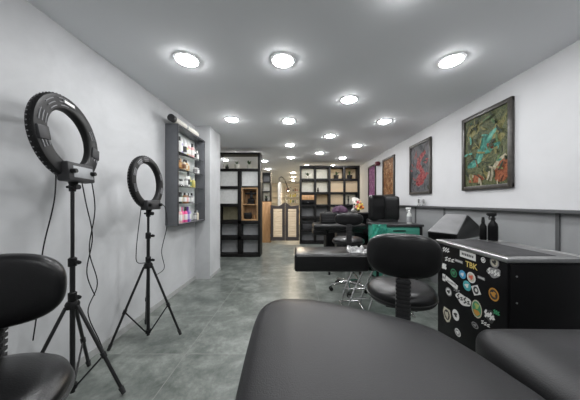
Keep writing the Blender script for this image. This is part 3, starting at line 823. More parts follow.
for y in (2.50, 2.80):
    for x0, x1 in ((.56, .76), (.80, 1.02), (1.32, 1.14)):
        bm = bm_new(); tube(bm, smooth_path([Vector((x0-ox, y-oy, .012)), Vector(((x0*.7+x1*.3)-ox, y-oy, .22)), Vector((x1-ox, y-oy, .535))]), .0125, 10)
        obj('leg', bm, M['chrome'], t)
for x in (.56, .80, 1.32):
    bm = bm_new(); tube(bm, [(x-ox, 2.46-oy, .0125), (x-ox, 2.86-oy, .0125)], .0125, 10); obj('foot_bar', bm, M['chrome'], t)
bm = bm_new()
for y in (2.515, 2.785): tube(bm, [(.58-ox, y-oy, .2), (1.2-ox, y-oy, .2)], .009, 8)
box(bm, .1-ox, 1.3-ox, 2.5-oy, 2.8-oy, .515, .5255); tube(bm, [(.72-ox, 2.5-oy, .40), (.72-ox, 2.8-oy, .40)], .009, 8); tube(bm, [(.56-ox, 2.86-oy, .0125), (.80-ox, 2.86-oy, .0125)], .009, 8); tube(bm, [(.56-ox, 2.46-oy, .0125), (.80-ox, 2.46-oy, .0125)], .009, 8)
obj('under_frame', bm, M['chrome'], t)
# crumpled film on the leg rest and paper towards the backrest
def crumple(name, label, cx, cy, z, w, d, hgt, m, seed):
    rnd = random.Random(seed); bm = bm_new(); n = 9; V = {}
    for i in range(n):
        for j in range(n):
            u, v = i/(n-1), j/(n-1); edge = min(u, 1-u, v, 1-v)
            V[i, j] = bm.verts.new((cx + (u-.5)*w + rnd.uniform(-.1, .1)*w/n*2, cy + (v-.5)*d + rnd.uniform(-.1, .1)*d/n*2, z + .002 + (hgt*rnd.uniform(.15, 1) if edge > .05 else .0)))
    top = [bm.faces.new((V[i, j], V[i+1, j], V[i+1, j+1], V[i, j+1])) for i in range(n-1) for j in range(n-1)]
    r = bmesh.ops.solidify(bm, geom=top, thickness=.0015)
    return tag(obj(name, bm, m, smooth=False), label, 'plastic film')
crumple('crumpled_film', 'crumpled clear plastic film lying on the end of the long leg rest', .70, 2.58, .727, .22, .24, .05, M['foil'], 3)
crumple('crumpled_film', 'crumpled white plastic film behind the near stool by the thick backrest', 1.26, 2.47, .748, .22, .2, .20, M['foil'], 5)

# ------------------------------------------------------------------ far tattoo chair with the black box on it
t = thing('tattoo_chair', 'black padded chair standing behind the long leg rest pad, a black box on it', 'tattoo chair', (.85, 4.15, 0))
bm = bm_new(); pad(bm, -.55, .40, -.24, .24, .80, .90, .035); obj('seat', bm, M['leather'], t)
bm = bm_new(); pad(bm, -.56, -.30, -.18, .18, .70, .80, .03); obj('foot_rest', bm, M['leather'], t)
bm = bm_new(); box(bm, -.28, .35, -.16, .16, .74, .80, .01); box(bm, -.12, .2, -.13, .13, .10, .745, .015); obj('pedestal', bm, M['blackmetal'], t)
for k in range(4):
    a = PI/4 + PI/2*k; d = Vector((math.cos(a), math.sin(a)*.8, 0))
    bm = bm_new(); tube(bm, [d*.08+Vector((.04, 0, .12)), d*.40+Vector((.0, 0, .09))], [.03, .02], 10); l = obj('leg', bm, M['blackmetal'], t)
    q = d*.39+Vector((.0, 0, .035)); bm = bm_new(); tube(bm, [q-Vector((.015, 0, 0)), q+Vector((.015, 0, 0))], .035, 16); tube(bm, [q, q+Vector((0, 0, .05))], .01, 8); obj('caster', bm, M['blackplastic'], l)
t = thing('black_case', 'black vented box lying on the far chair in front of the black shelf', 'case', (.60, 4.25, .9005))
bm = bm_new(); box(bm, -.15, .15, -.1, .1, 0, .19, .01)
for k in range(5): box(bm, -.12, .12, -.104, -.099, .03+.03*k, .042+.03*k, .001, 1)
obj('body', bm, [M['blackplastic'], M['darkgrey']], t)
bm = bm_new(); tube(bm, smooth_path([Vector((-.06, 0, .188)), Vector((-.05, 0, .215)), Vector((.05, 0, .215)), Vector((.06, 0, .188))]), .007, 8); obj('handle', bm, M['blackplastic'], t)

# ------------------------------------------------------------------ black counter with flowers
t = thing('counter', 'black low counter carrying the flowers before the right black shelf', 'counter', (1.15, 5.15, 0))
bm = bm_new(); box(bm, -.5, .62, -.22, .22, .05, 1.03, .005); obj('body', bm, M['board'], t)
bm = bm_new(); box(bm, -.53, .65, -.25, .25, 1.03, 1.06, .006); obj('top', bm, M['blacktop'], t)
bm = bm_new(); box(bm, -.48, .6, -.19, .19, 0, .05); obj('plinth', bm, M['blackmetal'], t)
for x0, x1 in ((-.48, .055), (.065, .60)):
    bm = bm_new(); box(bm, x0, x1, -.236, -.2205, .07, 1.01, .003); d_ = obj('door', bm, M['black'], t)
    bm = bm_new(); tube(bm, [((x1 if x0 < 0 else x0)-(.04 if x0 < 0 else -.04), -.25, .6), ((x1 if x0 < 0 else x0)-(.04 if x0 < 0 else -.04), -.25, .75)], .006, 8); tube(bm, [((x1 if x0 < 0 else x0)-(.04 if x0 < 0 else -.04), -.25, .62), ((x1 if x0 < 0 else x0)-(.04 if x0 < 0 else -.04), -.236, .62)], .004, 6); obj('handle', bm, M['steel'], d_)
t = thing('flower_bouquet', 'bouquet of orange, yellow and pink flowers wrapped in white paper', 'bouquet', (1.38, 5.02, 1.0605), R_(-55))
axis_d = Vector((.10, -.02, .12)).normalized()
bm = bm_new()
n = 20; rA = []; rB = []; rC = []
for k in range(n):
    a = 2*PI*k/n
    rA.append(bm.verts.new(Vector((-.16+.0*k, .03*math.cos(a), .032+.03*math.sin(a)))))
    rB.append(bm.verts.new(Vector((-.02+.02*math.cos(3*a), .10*math.cos(a), .105+.085*math.sin(a)))))
    rC.append(bm.verts.new(Vector((-.06+.05*math.sin(2*a+1), .13*math.cos(a), .16+.13*math.sin(a)+.06))))
for k in range(n):
    k2 = (k+1) % n
    bm.faces.new((rA[k], rA[k2], rB[k2], rB[k])); bm.faces.new((rB[k], rB[k2], rC[k2], rC[k]))
bm.faces.new(rA)
obj('wrapping', bm, M['paperw'], t)
rnd = random.Random(4)
for k in range(22):
    a = rnd.uniform(0, 2*PI); q = rnd.uniform(0, 1)**.5
    c = Vector((.04+.05*rnd.random(), .12*q*math.cos(a), .155+.11*q*math.sin(a)))
    bm = bm_new()
    for p in range(6):
        b_ = 2*PI*p/6; superell(bm, .016, .016, .010, 1, 1, 10, 6, 0, 0, c + Vector((0, .02*math.cos(b_), .02*math.sin(b_))))
    superell(bm, .016, .016, .016, 1, 1, 10, 6, 0, 0, c + Vector((.008, 0, 0)))
    obj('flower', bm, M[('orange', 'yellow', 'red', 'pink', 'yellow', 'orange')[k % 6]], t)
bm = bm_new()
for k in range(14):
    a = rnd.uniform(0, 2*PI); c = Vector((.02, .13*math.cos(a), .16+.11*math.sin(a)))
    superell(bm, .03, .02, .006, 1, 1, 8, 6, 0, 0, c)
obj('leaves', bm, M['leaf'], t)
bm = bm_new(); lathe(bm, [(0, 0), (.17, 0), (.185, .03), (.16, .09), (.09, .14), (.03, .155), (0, .156)], 28)
for v in bm.verts: v.co += Vector((.015*math.sin(v.co.y*40), .02*math.sin(v.co.x*37), .012*math.sin(v.co.x*33+v.co.y*21) if v.co.z > .01 else 0)); v.co.y *= .7
tag(obj('cloth_bag', bm, M['purple'], None, True, (.98, 5.03, 1.0605)), 'dark purple crumpled cloth left of the flower bouquet', 'cloth')

# ------------------------------------------------------------------ green drawer cart, spray bottle, black padded chair back
t = thing('drawer_cart', 'green drawer cart with a black top behind the near stool', 'cart', (1.63, 3.72, 0))
bm = bm_new(); box(bm, -.36, .36, -.2, .2, .08, .905, .008); obj('body', bm, M['green'], t)
bm = bm_new(); box(bm, -.38, .39, -.23, .23, .905, .94, .008); obj('top', bm, M['blacktop'], t)
for k in range(4):
    z0 = .70-.2*k
    bm = bm_new(); box(bm, -.33, .33, -.214, -.2005, z0, z0+.185, .004); dr = obj('drawer', bm, M['green'], t)
    bm = bm_new(); box(bm, -.1, .1, -.226, -.2135, z0+.13, z0+.15, .003); obj('handle', bm, M['blackplastic'], dr)
for x in (-.345, .345):
    bm = bm_new(); box(bm, x-.022, x+.022, -.222, -.2002, .08, .904, .004); obj('corner_post', bm, M['blackplastic'], t)
for x in (-.3, .3):
    for y in (-.15, .15):
        bm = bm_new(); tube(bm, [(x-.012, y, .034), (x+.012, y, .034)], .034, 16); tube(bm, [(x, y, .03), (x, y, .085)], .012, 8); obj('caster', bm, M['rubber'], t)
spray('spray_bottle', 'white spray bottle with white trigger on the black top of the green cart', (1.845, 3.62, .9405), R_(0), .27, .038, M['panelw'], M['whiteplastic'], M['greyplastic'])
# crumpled green film hanging over the left end of the cart
rnd = random.Random(12); bm = bm_new(); V = {}; nI, nJ = 9, 12
for i in range(nI):
    for j in range(nJ):
        u, v = i/(nI-1), j/(nJ-1)
        V[i, j] = bm.verts.new((1.175 + u*.24 + .01*math.sin(v*9+u*4), 3.465 - .02*abs(math.sin(u*9+v*5)) - rnd.uniform(0, .018), .945 - v*.40*(1-.35*u) + .01*rnd.random()))
fs = [bm.faces.new((V[i, j], V[i+1, j], V[i+1, j+1], V[i, j+1])) for i in range(nI-1) for j in range(nJ-1)]
bmesh.ops.solidify(bm, geom=fs, thickness=.002)
o = obj('hanging_plastic_bag', bm, M['greenbag'], None, True, angle=25); tag(o, 'crumpled green plastic hanging at the left end of the green cart', 'bag')

t = thing('padded_chair', 'black padded chair with two upright back cushions behind the green cart', 'chair', (1.75, 4.50, 0))
bm = bm_new(); superell(bm, .185, .265, .07, .35, .28, 40, 14, 0, 0, (-.11, .0, 1.18)); bmesh.ops.rotate(bm, cent=(-.15, 0, 1.18), matrix=Matrix.Rotation(R_(22), 3, 'Z'), verts=bm.verts[:]); o = obj('back_cushion', bm, M['leather'], t)
bm = bm_new(); superell(bm, .165, .25, .065, .35, .26, 40, 14, 0, 0, (.165, .06, 1.17)); bmesh.ops.rotate(bm, cent=(.15, 0, 1.18), matrix=Matrix.Rotation(R_(-24), 3, 'Z'), verts=bm.verts[:]); obj('back_cushion', bm, M['leather'], t)
bm = bm_new(); pad(bm, -.30, .32, -.16, .40, .60, .72, .035); obj('seat', bm, M['leather'], t)
bm = bm_new(); box(bm, -.3, .3, -.05, .12, .72, .95, .02); obj('back_frame', bm, M['blackmetal'], t)
bm = bm_new(); tube(bm, [(0, .1, .03), (0, .1, .61)], .04, 16); obj('gas_column', bm, M['chrome'], t)
bm = bm_new(); lathe(bm, [(0, 0), (.3, 0), (.3, .02), (.08, .05), (0, .05)], 32, (0, .1, 0)); obj('base', bm, M['chrome'], t)

# small chrome machines on the ledge
def machine(label, y):
    t = thing('tattoo_machine', label, 'tattoo machine', (XR-.046, y, 1.2355), 0, 'chrome machines on the ledge')
    bm = bm_new(); lathe(bm, [(0, 0), (.024, 0), (.024, .012), (.008, .016), (.007, .05), (0, .05)], 16); obj('stand', bm, M['chrome'], t)
    bm = bm_new(); box(bm, -.012, .012, -.02, .02, .045, .095, .004); tube(bm, [(0, -.03, .06), (0, -.045, .02)], [.01, .008], 10); box(bm, -.01, .01, -.035, .0, .055, .07, .003); obj('body', bm, M['steel'], t)
    bm = bm_new(); tube(bm, [(0, .012, .09), (0, .012, .115)], .010, 12); tube(bm, [(0, -.010, .09), (0, -.010, .11)], .010, 12); obj('coil', bm, M['chrome'], t)
machine('chrome tattoo machine on the ledge, the one nearer the camera', 3.80)
machine('chrome tattoo machine on the ledge, the one nearer the far wall', 3.95)

# ------------------------------------------------------------------ wall display cabinet with bottles
DX, DY0, DY1, DZ0, DZ1 = -1.552, 2.87, 3.70, .99, 2.325
t = thing('display_cabinet', 'grey wall display cabinet with glass shelves full of bottles', 'display cabinet', (XL, DY0, DZ0))
dd, dl, dh = DX-XL, DY1-DY0, DZ1-DZ0
bm = bm_new(); e = .02
box(bm, .001, dd, 0, e, 0, dh, .001); box(bm, .001, dd, dl-e, dl, 0, dh, .001); box(bm, .001, dd, e, dl-e, 0, e, .001); box(bm, .001, dd, e, dl-e, dh-e, dh, .001)
obj('carcass', bm, M['cabgrey'], t)
bm = bm_new(); box(bm, .001, .008, e, dl-e, e, dh-e); obj('back_panel', bm, M['cabinside'], t)
shelf_z = [.02, .29, .53, .76, .985]
for z in shelf_z[1:]:
    bm = bm_new(); box(bm, .008, dd-.012, e, dl-e, z-.006, z, .001); o = obj('shelf', bm, M['glass'], t); o['label'] = 'clear glass shelf'
bm = bm_new(); box(bm, dd-.004, dd+.002, .0, .012, 0, dh); box(bm, dd-.004, dd+.002, dl-.012, dl, 0, dh); box(bm, dd-.004, dd+.002, .012, dl-.012, dh-.016, dh); box(bm, dd-.004, dd+.002, .012, dl-.012, 0, .014); box(bm, dd-.003, dd+.002, dl*.62, dl*.62+.008, .014, dh-.016)
obj('front_frame', bm, M['darkgrey'], t)
bc = dict(white=(.72, .72, .7), black=(.02, .02, .02), pink=(.75, .10, .30), purple=(.16, .05, .32), brown=(.22, .10, .04), yellow=(.62, .55, .16), rose=(.72, .42, .42), lilac=(.42, .36, .62), green=(.12, .20, .10), grey=(.28, .28, .28), amber=(.5, .28, .09), cream=(.62, .55, .42))
BM_ = {k: plain(k+' bottle', v, .3) for k, v in bc.items()}
shapes = {}
def bottle_meshes(kind):
    if kind in shapes: return shapes[kind]
    r, h, sh = dict(tall=(.026, .20, .62), mid=(.024, .14, .66), jar=(.03, .085, .8), small=(.02, .10, .68))[kind]
    bm = bm_new(); lathe(bm, [(0, 0), (r*.94, 0), (r, .004), (r, h*sh), (r*.8, h*(sh+.06)), (r*.4, h*(sh+.13)), (r*.4, h*(sh+.17) if kind != 'jar' else h*(sh+.14)), (0, h*(sh+.17) if kind != 'jar' else h*(sh+.14))], 18)
    o1 = obj('body', bm, [M['panelw']]); 
    bm = bm_new(); lathe(bm, [(0, h*(sh+.12)), (r*(.55 if kind != 'jar' else .95), h*(sh+.12)), (r*(.5 if kind != 'jar' else .93), h), (0, h)], 16)
    o2 = obj('cap', bm, [M['panelw']])
    bm = bm_new(); lathe(bm, [(r+.0006, h*.16), (r+.001, h*.18), (r+.001, h*(sh-.12)), (r+.0006, h*(sh-.1))], 18)
    o3 = obj('paper_label', bm, [M['panelw']])
    ms = [o.data for o in (o1, o2, o3)]
    for o in (o1, o2, o3): bpy.data.objects.remove(o)
    shapes[kind] = ms; return ms
ORD = ['first', 'second', 'third', 'fourth', 'fifth', 'sixth', 'seventh', 'eighth', 'ninth', 'tenth']
lay = [ # shelf from the bottom: (place along shelf, depth, kind, body, cap, label)
    ('lowest', [(.09, 'tall', 'white', 'white', None), (.155, 'tall', 'rose', 'white', 'white'), (.235, 'tall', 'pink', 'pink', 'rose'), (.30, 'tall', 'pink', 'black', 'white'), (.375, 'tall', 'purple', 'purple', 'lilac'), (.45, 'tall', 'lilac', 'white', 'white'), (.60, 'mid', 'grey', 'black', 'white'), (.70, 'mid', 'cream', 'grey', None)]),
    ('second lowest', [(.08, 'mid', 'green', 'white', 'white'), (.145, 'mid', 'black', 'black', 'white'), (.21, 'mid', 'green', 'black', 'cream'), (.28, 'mid', 'brown', 'black', 'white'), (.345, 'mid', 'brown', 'white', 'rose'), (.41, 'mid', 'black', 'black', 'white'), (.48, 'mid', 'grey', 'black', 'white')]),
    ('middle', [(.08, 'jar', 'white', 'black', None), (.16, 'jar', 'black', 'black', 'white'), (.24, 'jar', 'white', 'white', None), (.32, 'mid', 'grey', 'white', 'white'), (.39, 'tall', 'white', 'black', 'black'), (.47, 'mid', 'yellow', 'yellow', 'green'), (.54, 'mid', 'yellow', 'white', None)]),
    ('second highest', [(.07, 'mid', 'amber', 'black', 'cream'), (.135, 'mid', 'brown', 'black', 'amber'), (.20, 'mid', 'amber', 'amber', 'brown'), (.265, 'mid', 'cream', 'black', 'brown'), (.33, 'mid', 'amber', 'black', 'cream'), (.40, 'mid', 'cream', 'white', 'amber'), (.60, 'jar', 'white', 'white', 'grey'), (.70, 'jar', 'grey', 'white', 'white')]),
    ('highest', [(.07, 'tall', 'white', 'white', 'grey'), (.14, 'tall', 'white', 'black', None), (.21, 'tall', 'lilac', 'white', 'white'), (.28, 'tall', 'white', 'white', 'black'), (.35, 'mid', 'yellow', 'white', 'white'), (.43, 'tall', 'rose', 'white', 'white'), (.505, 'tall', 'rose', 'black', 'white'), (.62, 'mid', 'white', 'grey', 'black'), (.70, 'mid', 'grey', 'white', 'white')]),
]
for (nm, items), sz in zip(lay, shelf_z):
    for i, (yy, kind, c1, c2, c3) in enumerate(items):
        ms = bottle_meshes(kind)
        b_ = thing('jar' if kind == 'jar' else 'bottle', 'small %s %s, %s from the ring lights on the %s wall cabinet shelf' % (c1, 'jar' if kind == 'jar' else 'bottle', ORD[i], nm), 'jar' if kind == 'jar' else 'bottle',
                   (XL+.105+.012*math.sin(i*2.3), DY0+yy, DZ0+sz+.0006), 0, 'bottles in the wall display cabinet')
        b_.scale = (1.12, 1.12, 1.1)
        for me, nm_, cc in zip(ms, ('body', 'cap', 'paper_label'), (c1, c2, c3)):
            if cc is None: continue
            o = bpy.data.objects.new(nm_, me); COL.objects.link(o); o.parent = b_
            o.material_slots[0].link = 'OBJECT'; o.material_slots[0].material = BM_[cc]
# white roll on top of it
t = thing('paper_roll', 'white rolled tube with dark end lying on top of the wall display cabinet', 'roll', (-1.60, 2.80, 2.3725))
bm = bm_new(); lathe(bm, [(0, .02), (.034, .02), (.042, 0), (.043, .005), (.043, .70), (.034, .705), (0, .69)], 20, (0, 0, 0), 'Y'); obj('tube', bm, M['tubew'], t)
bm = bm_new(); lathe(bm, [(0, -.012), (.047, -.01), (.047, .05), (.0435, .052)], 20, (0, 0, 0), 'Y'); obj('end_cap', bm, M['darkgrey'], t)
bm = bm_new(); lathe(bm, [(.0432, .33), (.0445, .332), (.0445, .37), (.0432, .372)], 20, (0, 0, 0), 'Y'); obj('band', bm, M['greyplastic'], t)

# ------------------------------------------------------------------ left black shelf
def potted(name, label, loc, r, h, pm, seed, n=9, L=.1, group=None):
    t = thing(name, label, 'plant', loc, 0, group)
    bm = bm_new(); lathe(bm, [(0, 0), (r*.75, 0), (r*.8, .004), (r, h), (r*.9, h), (r*.86, h*.86), (0, h*.86)], 24); obj('pot', bm, pm, t)
    bm = bm_new(); lathe(bm, [(0, h*.88), (r*.87, h*.87), (r*.84, h*.84)], 20); obj('soil', bm, M['soil'], t)
    rnd = random.Random(seed); bm = bm_new()
    for k in range(n):
        a = 2*PI*k/n + rnd.uniform(-.3, .3); le = L*rnd.uniform(.7, 1.15); out = rnd.uniform(.25, .75)
        d = Vector((math.cos(a), math.sin(a), 0)); s_ = Vector((-d.y, d.x, 0))
        prev = None
        for q in range(6):
            u = q/5; p = d*(out*le*u) + Vector((0, 0, h*.86 + le*(u - .35*u*u*out))); w = .014*math.sin(PI*(.12+.86*u))*(L/.1)**.5
            cur = (bm.verts.new(p-s_*w), bm.verts.new(p+Vector((0, 0, -.004))), bm.verts.new(p+s_*w))
            if prev:
                bm.faces.new((prev[0], prev[1], cur[1], cur[0])); bm.faces.new((prev[1], prev[2], cur[2], cur[1]))
            prev = cur
    bmesh.ops.solidify(bm, geom=bm.faces[:], thickness=.0012)
    obj('leaves', bm, M['leaf'], t)
    return t
SY0, SY1 = 5.2, 5.54
t = thing('shelf_unit', 'tall black open shelf standing beyond the white pillar', 'shelf unit', (-1.385, SY0, 0))
sx = -1.385
def up(x0, x1, z0, z1): 
    bm = bm_new(); box(bm, x0-sx, x1-sx, 0, SY1-SY0, z0, z1, .003); return bm
obj('upright', up(-1.905, -1.845, 0, 2.472), M['board'], t); obj('upright', up(-.925, -.872, 0, 2.472), M['board'], t); obj('upright', up(-1.405, -1.315, .071, 2.03), M['board'], t)
for z0, z1 in ((2.435, 2.471), (2.03, 2.092), (.78, .86), (.402, .494), (.0, .071)): obj('shelf_board', up(-1.8445, -.9255, z0, z1), M['board'], t)
obj('shelf_board', up(-1.8445, -1.4055, 1.61, 1.678), M['board'], t); obj('shelf_board', up(-1.8445, -1.4055, 1.19, 1.262), M['board'], t); obj('shelf_board', up(-1.3145, -.9255, 1.64, 1.678), M['board'], t)
def back(x0, x1, z0, z1, m, y=.29):
    bm = bm_new(); box(bm, x0-sx, x1-sx, y, y+.012, z0, z1); return obj('back_panel', bm, m, t, smooth=False)
back(-1.8445, -1.4055, 1.678, 2.03, M['panelo'], .05)['label'] = 'white panel'
back(-1.3145, -.9255, 1.678, 2.03, M['panelo'], .05)['label'] = 'white panel'
back(-1.8445, -1.4055, 1.262, 1.61, M['panelo'], .06)['label'] = 'white panel'
back(-1.8445, -1.4055, .86, 1.19, M['panelk'])['label'] = 'khaki panel'
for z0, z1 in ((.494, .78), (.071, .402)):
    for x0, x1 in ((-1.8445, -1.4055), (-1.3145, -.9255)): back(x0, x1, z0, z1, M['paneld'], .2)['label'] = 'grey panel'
bm = bm_new()
X0, X1 = -1.3143-sx, -.9257-sx
box(bm, X0, X0+.03, -.004, .3, .861, 1.639, .002); box(bm, X1-.03, X1, -.004, .3, .861, 1.639, .002); box(bm, X0+.03, X1-.03, -.004, .3, .861, .89, .002); box(bm, X0+.03, X1-.03, -.004, .3, 1.61, 1.639, .002); box(bm, X0+.03, X1-.03, .285, .3, .89, 1.61)
box(bm, X0+.03, X1-.03, .02, .285, 1.23, 1.252)
o = obj('wooden_cubby', bm, M['woodb'], t); o['label'] = 'warm brown wooden cubby set into the black shelf'
for x, r, h, L, lb, sd, pm in ((-1.70, .045, .07, .07, 'tiny dark potted plant on top row of the left black shelf, nearest the pillar', 1, 'potb'), (-1.46, .062, .12, .11, 'middle potted plant in a white pot on the top row of the left black shelf', 2, 'potw'), (-1.16, .062, .115, .13, 'white potted plant on top row of the left black shelf, nearest the doors', 3, 'potw')):
    potted('potted_plant', lb, (x, SY0+.15, 2.0925), r, h, M[pm], sd, 9, L, 'potted plants on the left black shelf')
# black machine in the cubby and dark box with a small wooden stand below
t = thing('coffee_machine', 'black machine with a wide head in the upper half of the wooden cubby', 'machine', (-1.115, SY0+.15, 1.2525))
bm = bm_new(); box(bm, -.09, .09, -.07, .07, 0, .03, .006); box(bm, -.075, .075, -.04, .065, .03, .13, .012); obj('base', bm, M['blackplastic'], t)
bm = bm_new(); box(bm, -.035, .035, -.02, .06, .13, .24, .01); obj('neck', bm, M['blackmetal'], t)
bm = bm_new(); box(bm, -.135, .135, -.05, .06, .235, .275, .01); obj('head', bm, M['blackplastic'], t)
bm = bm_new(); lathe(bm, [(0, .274), (.03, .274), (.035, .31), (0, .312)], 16); obj('hopper', bm, M['darkgrey'], t)
t = thing('black_case', 'black box in the lower half of the wooden cubby', 'case', (-1.19, SY0+.15, .8905))
bm = bm_new(); box(bm, -.085, .085, -.06, .06, 0, .12, .012); obj('body', bm, M['blackplastic'], t)
bm = bm_new(); box(bm, -.086, .086, -.061, .061, .12, .15, .01); obj('lid', bm, M['darkgrey'], t)
t = thing('candle_cup', 'small brown cup right of the black box in the wooden cubby', 'cup', (-1.03, SY0+.15, .8905))
bm = bm_new(); lathe(bm, [(0, 0), (.032, 0), (.038, .1), (.033, .1), (.028, .01), (0, .01)], 20); obj('cup', bm, M['woodp'], t)

# narrow wooden unit with dark shelves above, beside the swing doors
t = thing('shelf_unit', 'narrow unit with an orange wood front and dark shelves above, beside the swing doors', 'shelf unit', (-1.0, 7.05, 0))
bm = bm_new(); box(bm, -.14, .155, -.02, .3, 0, 1.31, .004); obj('wood_front', bm, M['woodp'], t)
bm = bm_new()
box(bm, -.14, -.115, 0, .3, 1.3105, 2.25); box(bm, .125, .155, 0, .3, 1.3105, 2.25)
for z in (1.3105, 1.62, 1.93, 2.22): box(bm, -.115, .125, 0, .3, z, z+.03)
obj('shelf_frame', bm, M['board'], t)
for z, m in ((1.3405, 'panelw'), (1.65, 'panelw'), (1.96, 'panelg')):
    bm = bm_new(); box(bm, -.115, .125, .25, .26, z, z+.279); obj('back_panel', bm, M[m], t, smooth=False)
potted('potted_plant', 'small leafy plant on the narrow dark shelves beside the swing doors', (-1.0, 7.16, 1.3415), .05, .08, M['potb'], 8, 10, .12)

# ------------------------------------------------------------------ swing doors
def swing(name_, label, x0, x1, hump):
    """hump: which end rises to the middle"""
    t = thing(name_, label, 'door', (x0, 6.93, 0), 0, 'saloon swing doors'); w = x1-x0; zt = 1.185; zb = .09; st = .085
    def top(u):  # u 0 at the hinge side, 1 at the meeting edge
        if u < .55: return zt + .03*math.cos(u/.55*PI*.5)**2 - .012
        s = (u-.55)/.45; return zt - .012 + .105*(s*s*(3-2*s))
    bm = bm_new(); n = 16
    outer = [(0, zb), (w, zb)] + [(w*k/n, top(k/n if hump == 'right' else 1-k/n)) for k in range(n, -1, -1)]
    ix0, ix1, iz0, iz1 = st, w-st, zb+.11, 1.09
    # frame as four bars, the top one follows the curve
    plate(bm, [(0, zb), (ix0, zb), (ix0, iz1), (0, iz1)], (0, 0, 0), (1, 0, 0), (0, 0, 1), -.035 if False else .035)
    plate(bm, [(ix1, zb), (w, zb), (w, iz1), (ix1, iz1)], (0, 0, 0), (1, 0, 0), (0, 0, 1), .035)
    plate(bm, [(ix0, zb), (ix1, zb), (ix1, iz0), (ix0, iz0)], (0, 0, 0), (1, 0, 0), (0, 0, 1), .035)
    plate(bm, [(0, iz1), (w, iz1)] + [(w*k/n, top(k/n if hump == 'right' else 1-k/n)) for k in range(n, -1, -1)], (0, 0, 0), (1, 0, 0), (0, 0, 1), .035)
    obj('frame', bm, M['woodd'], t, smooth=False)
    bm = bm_new(); box(bm, ix0+.001, ix1-.001, -.024, -.010, iz0+.001, iz1-.001)
    k = 0; z = iz0+.01
    while z < iz1-.07:
        box(bm, ix0+.006, ix1-.006, -.031, -.0235, z, z+.072, .003); z += .078
    obj('panel', bm, M['woodl'], t)
    hx = 0 if hump == 'right' else w
    for z in (.25, 1.0):
        bm = bm_new(); tube(bm, [(hx, -.018, z-.05), (hx, -.018, z+.05)], .012, 10); obj('hinge', bm, M['steel'], t)
swing('swing_door', 'dark framed saloon swing door with pale wood panel, beside the narrow wooden unit', -.83, -.377, 'right')
swing('swing_door', 'dark framed saloon swing door with pale wood panel, beside the right black shelf', -.367, .062, 'left')

# ------------------------------------------------------------------ right black shelf
t = thing('shelf_unit', 'wide black four column shelf at the end of the picture wall', 'shelf unit', (1.012, 6.8, 0))
sx = 1.012; RY0, RY1 = 6.8, 7.14
xs = [.114, .566, 1.008, 1.468, 1.91]; zs = [2.394, 1.992, 1.575, 1.19, .81, .41, .035]; pw = .032
for x in xs:
    bm = bm_new(); box(bm, x-pw-sx, x+pw-sx, 0, RY1-RY0, 0, 2.43, .003); obj('upright', bm, M['board'], t)
for z in zs:
    for x0, x1 in zip(xs, xs[1:]):
        bm = bm_new(); box(bm, x0+pw+.0005-sx, x1-pw-.0005-sx, .002, RY1-RY0, z-.034, z+.034, .003); obj('shelf_board', bm, M['board'], t)
cells = ['g.wk'.replace('.', 'w')]
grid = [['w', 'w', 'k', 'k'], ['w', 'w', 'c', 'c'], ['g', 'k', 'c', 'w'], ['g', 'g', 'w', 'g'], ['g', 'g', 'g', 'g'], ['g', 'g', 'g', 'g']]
M['panelk2'] = plain('beige panel', (.68, .60, .46), .5, noise=.1, scale=5); translucent(M['panelk2'], .5)
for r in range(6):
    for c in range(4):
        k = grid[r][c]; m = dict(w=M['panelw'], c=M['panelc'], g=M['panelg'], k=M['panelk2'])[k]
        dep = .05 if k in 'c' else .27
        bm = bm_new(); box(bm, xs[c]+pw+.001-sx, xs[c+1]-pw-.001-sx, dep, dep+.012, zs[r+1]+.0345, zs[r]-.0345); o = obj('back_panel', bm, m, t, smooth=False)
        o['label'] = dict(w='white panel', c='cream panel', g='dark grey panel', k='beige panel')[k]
def cell(c, r, dx=0, y=.14): return ((xs[c]+xs[c+1])/2+dx, RY0+y, zs[r+1]+.0345)
potted('potted_plant', 'plant in a black pot on the top row of the right black shelf, third column', cell(2, 0), .085, .12, M['potb'], 21, 9, .17, 'potted plants on the right black shelf')
potted('potted_plant', 'plant in a black pot on the top row of the right black shelf, fourth column', cell(3, 0, -.03), .085, .12, M['potb'], 22, 9, .17, 'potted plants on the right black shelf')
potted('potted_plant', 'low plant in pale pot, top row of right black shelf, first column', cell(0, 0, 0), .06, .09, M['potw'], 23, 12, .16, 'potted plants on the right black shelf')
x, y, z = cell(0, 2)
t = thing('wooden_crate', 'orange brown wooden crate with a black lower half in the right black shelf', 'crate', (x, RY0+.13, z+.0003))
bm = bm_new(); box(bm, -.19, .19, -.14, .12, 0, .14, .004); obj('black_drawer', bm, M['black'], t)
bm = bm_new(); box(bm, -.19, .19, -.14, .12, .1403, .29, .004); obj('wood_drawer', bm, M['woodp'], t)
for zz in (.07, .215):
    bm = bm_new(); tube(bm, [(0, -.142, zz), (0, -.155, zz)], .01, 10); obj('knob', bm, M['steel'], t)
x, y, z = cell(1, 1, -.13)
t = thing('figurine', 'small black figurine in the white second row of the right black shelf', 'figurine', (x, RY0+.1, z+.0003))
bm = bm_new(); lathe(bm, [(0, 0), (.04, 0), (.042, .01), (.02, .02), (.03, .05), (.026, .08), (.012, .095), (.022, .11), (.02, .135), (0, .142)], 18); obj('body', bm, M['black'], t)
x, y, z = cell(3, 2, -.08)
t = thing('figurine', 'slim dark figurine in the fourth column of the right black shelf', 'figurine', (x, RY0+.1, z+.0003))
bm = bm_new(); lathe(bm, [(0, 0), (.035, 0), (.035, .012), (.012, .025), (.02, .12), (.03, .17), (.012, .2), (.024, .225), (.02, .26), (0, .268)], 18); obj('body', bm, M['darkgrey'], t)
x, y, z = cell(0, 4, 0)
t = thing('storage_box', 'dark storage box low in the first column of the right black shelf', 'box', (x, RY0+.13, z+.0003))
bm = bm_new(); box(bm, -.16, .16, -.1, .12, 0, .18, .008); obj('body', bm, M['darkgrey'], t)
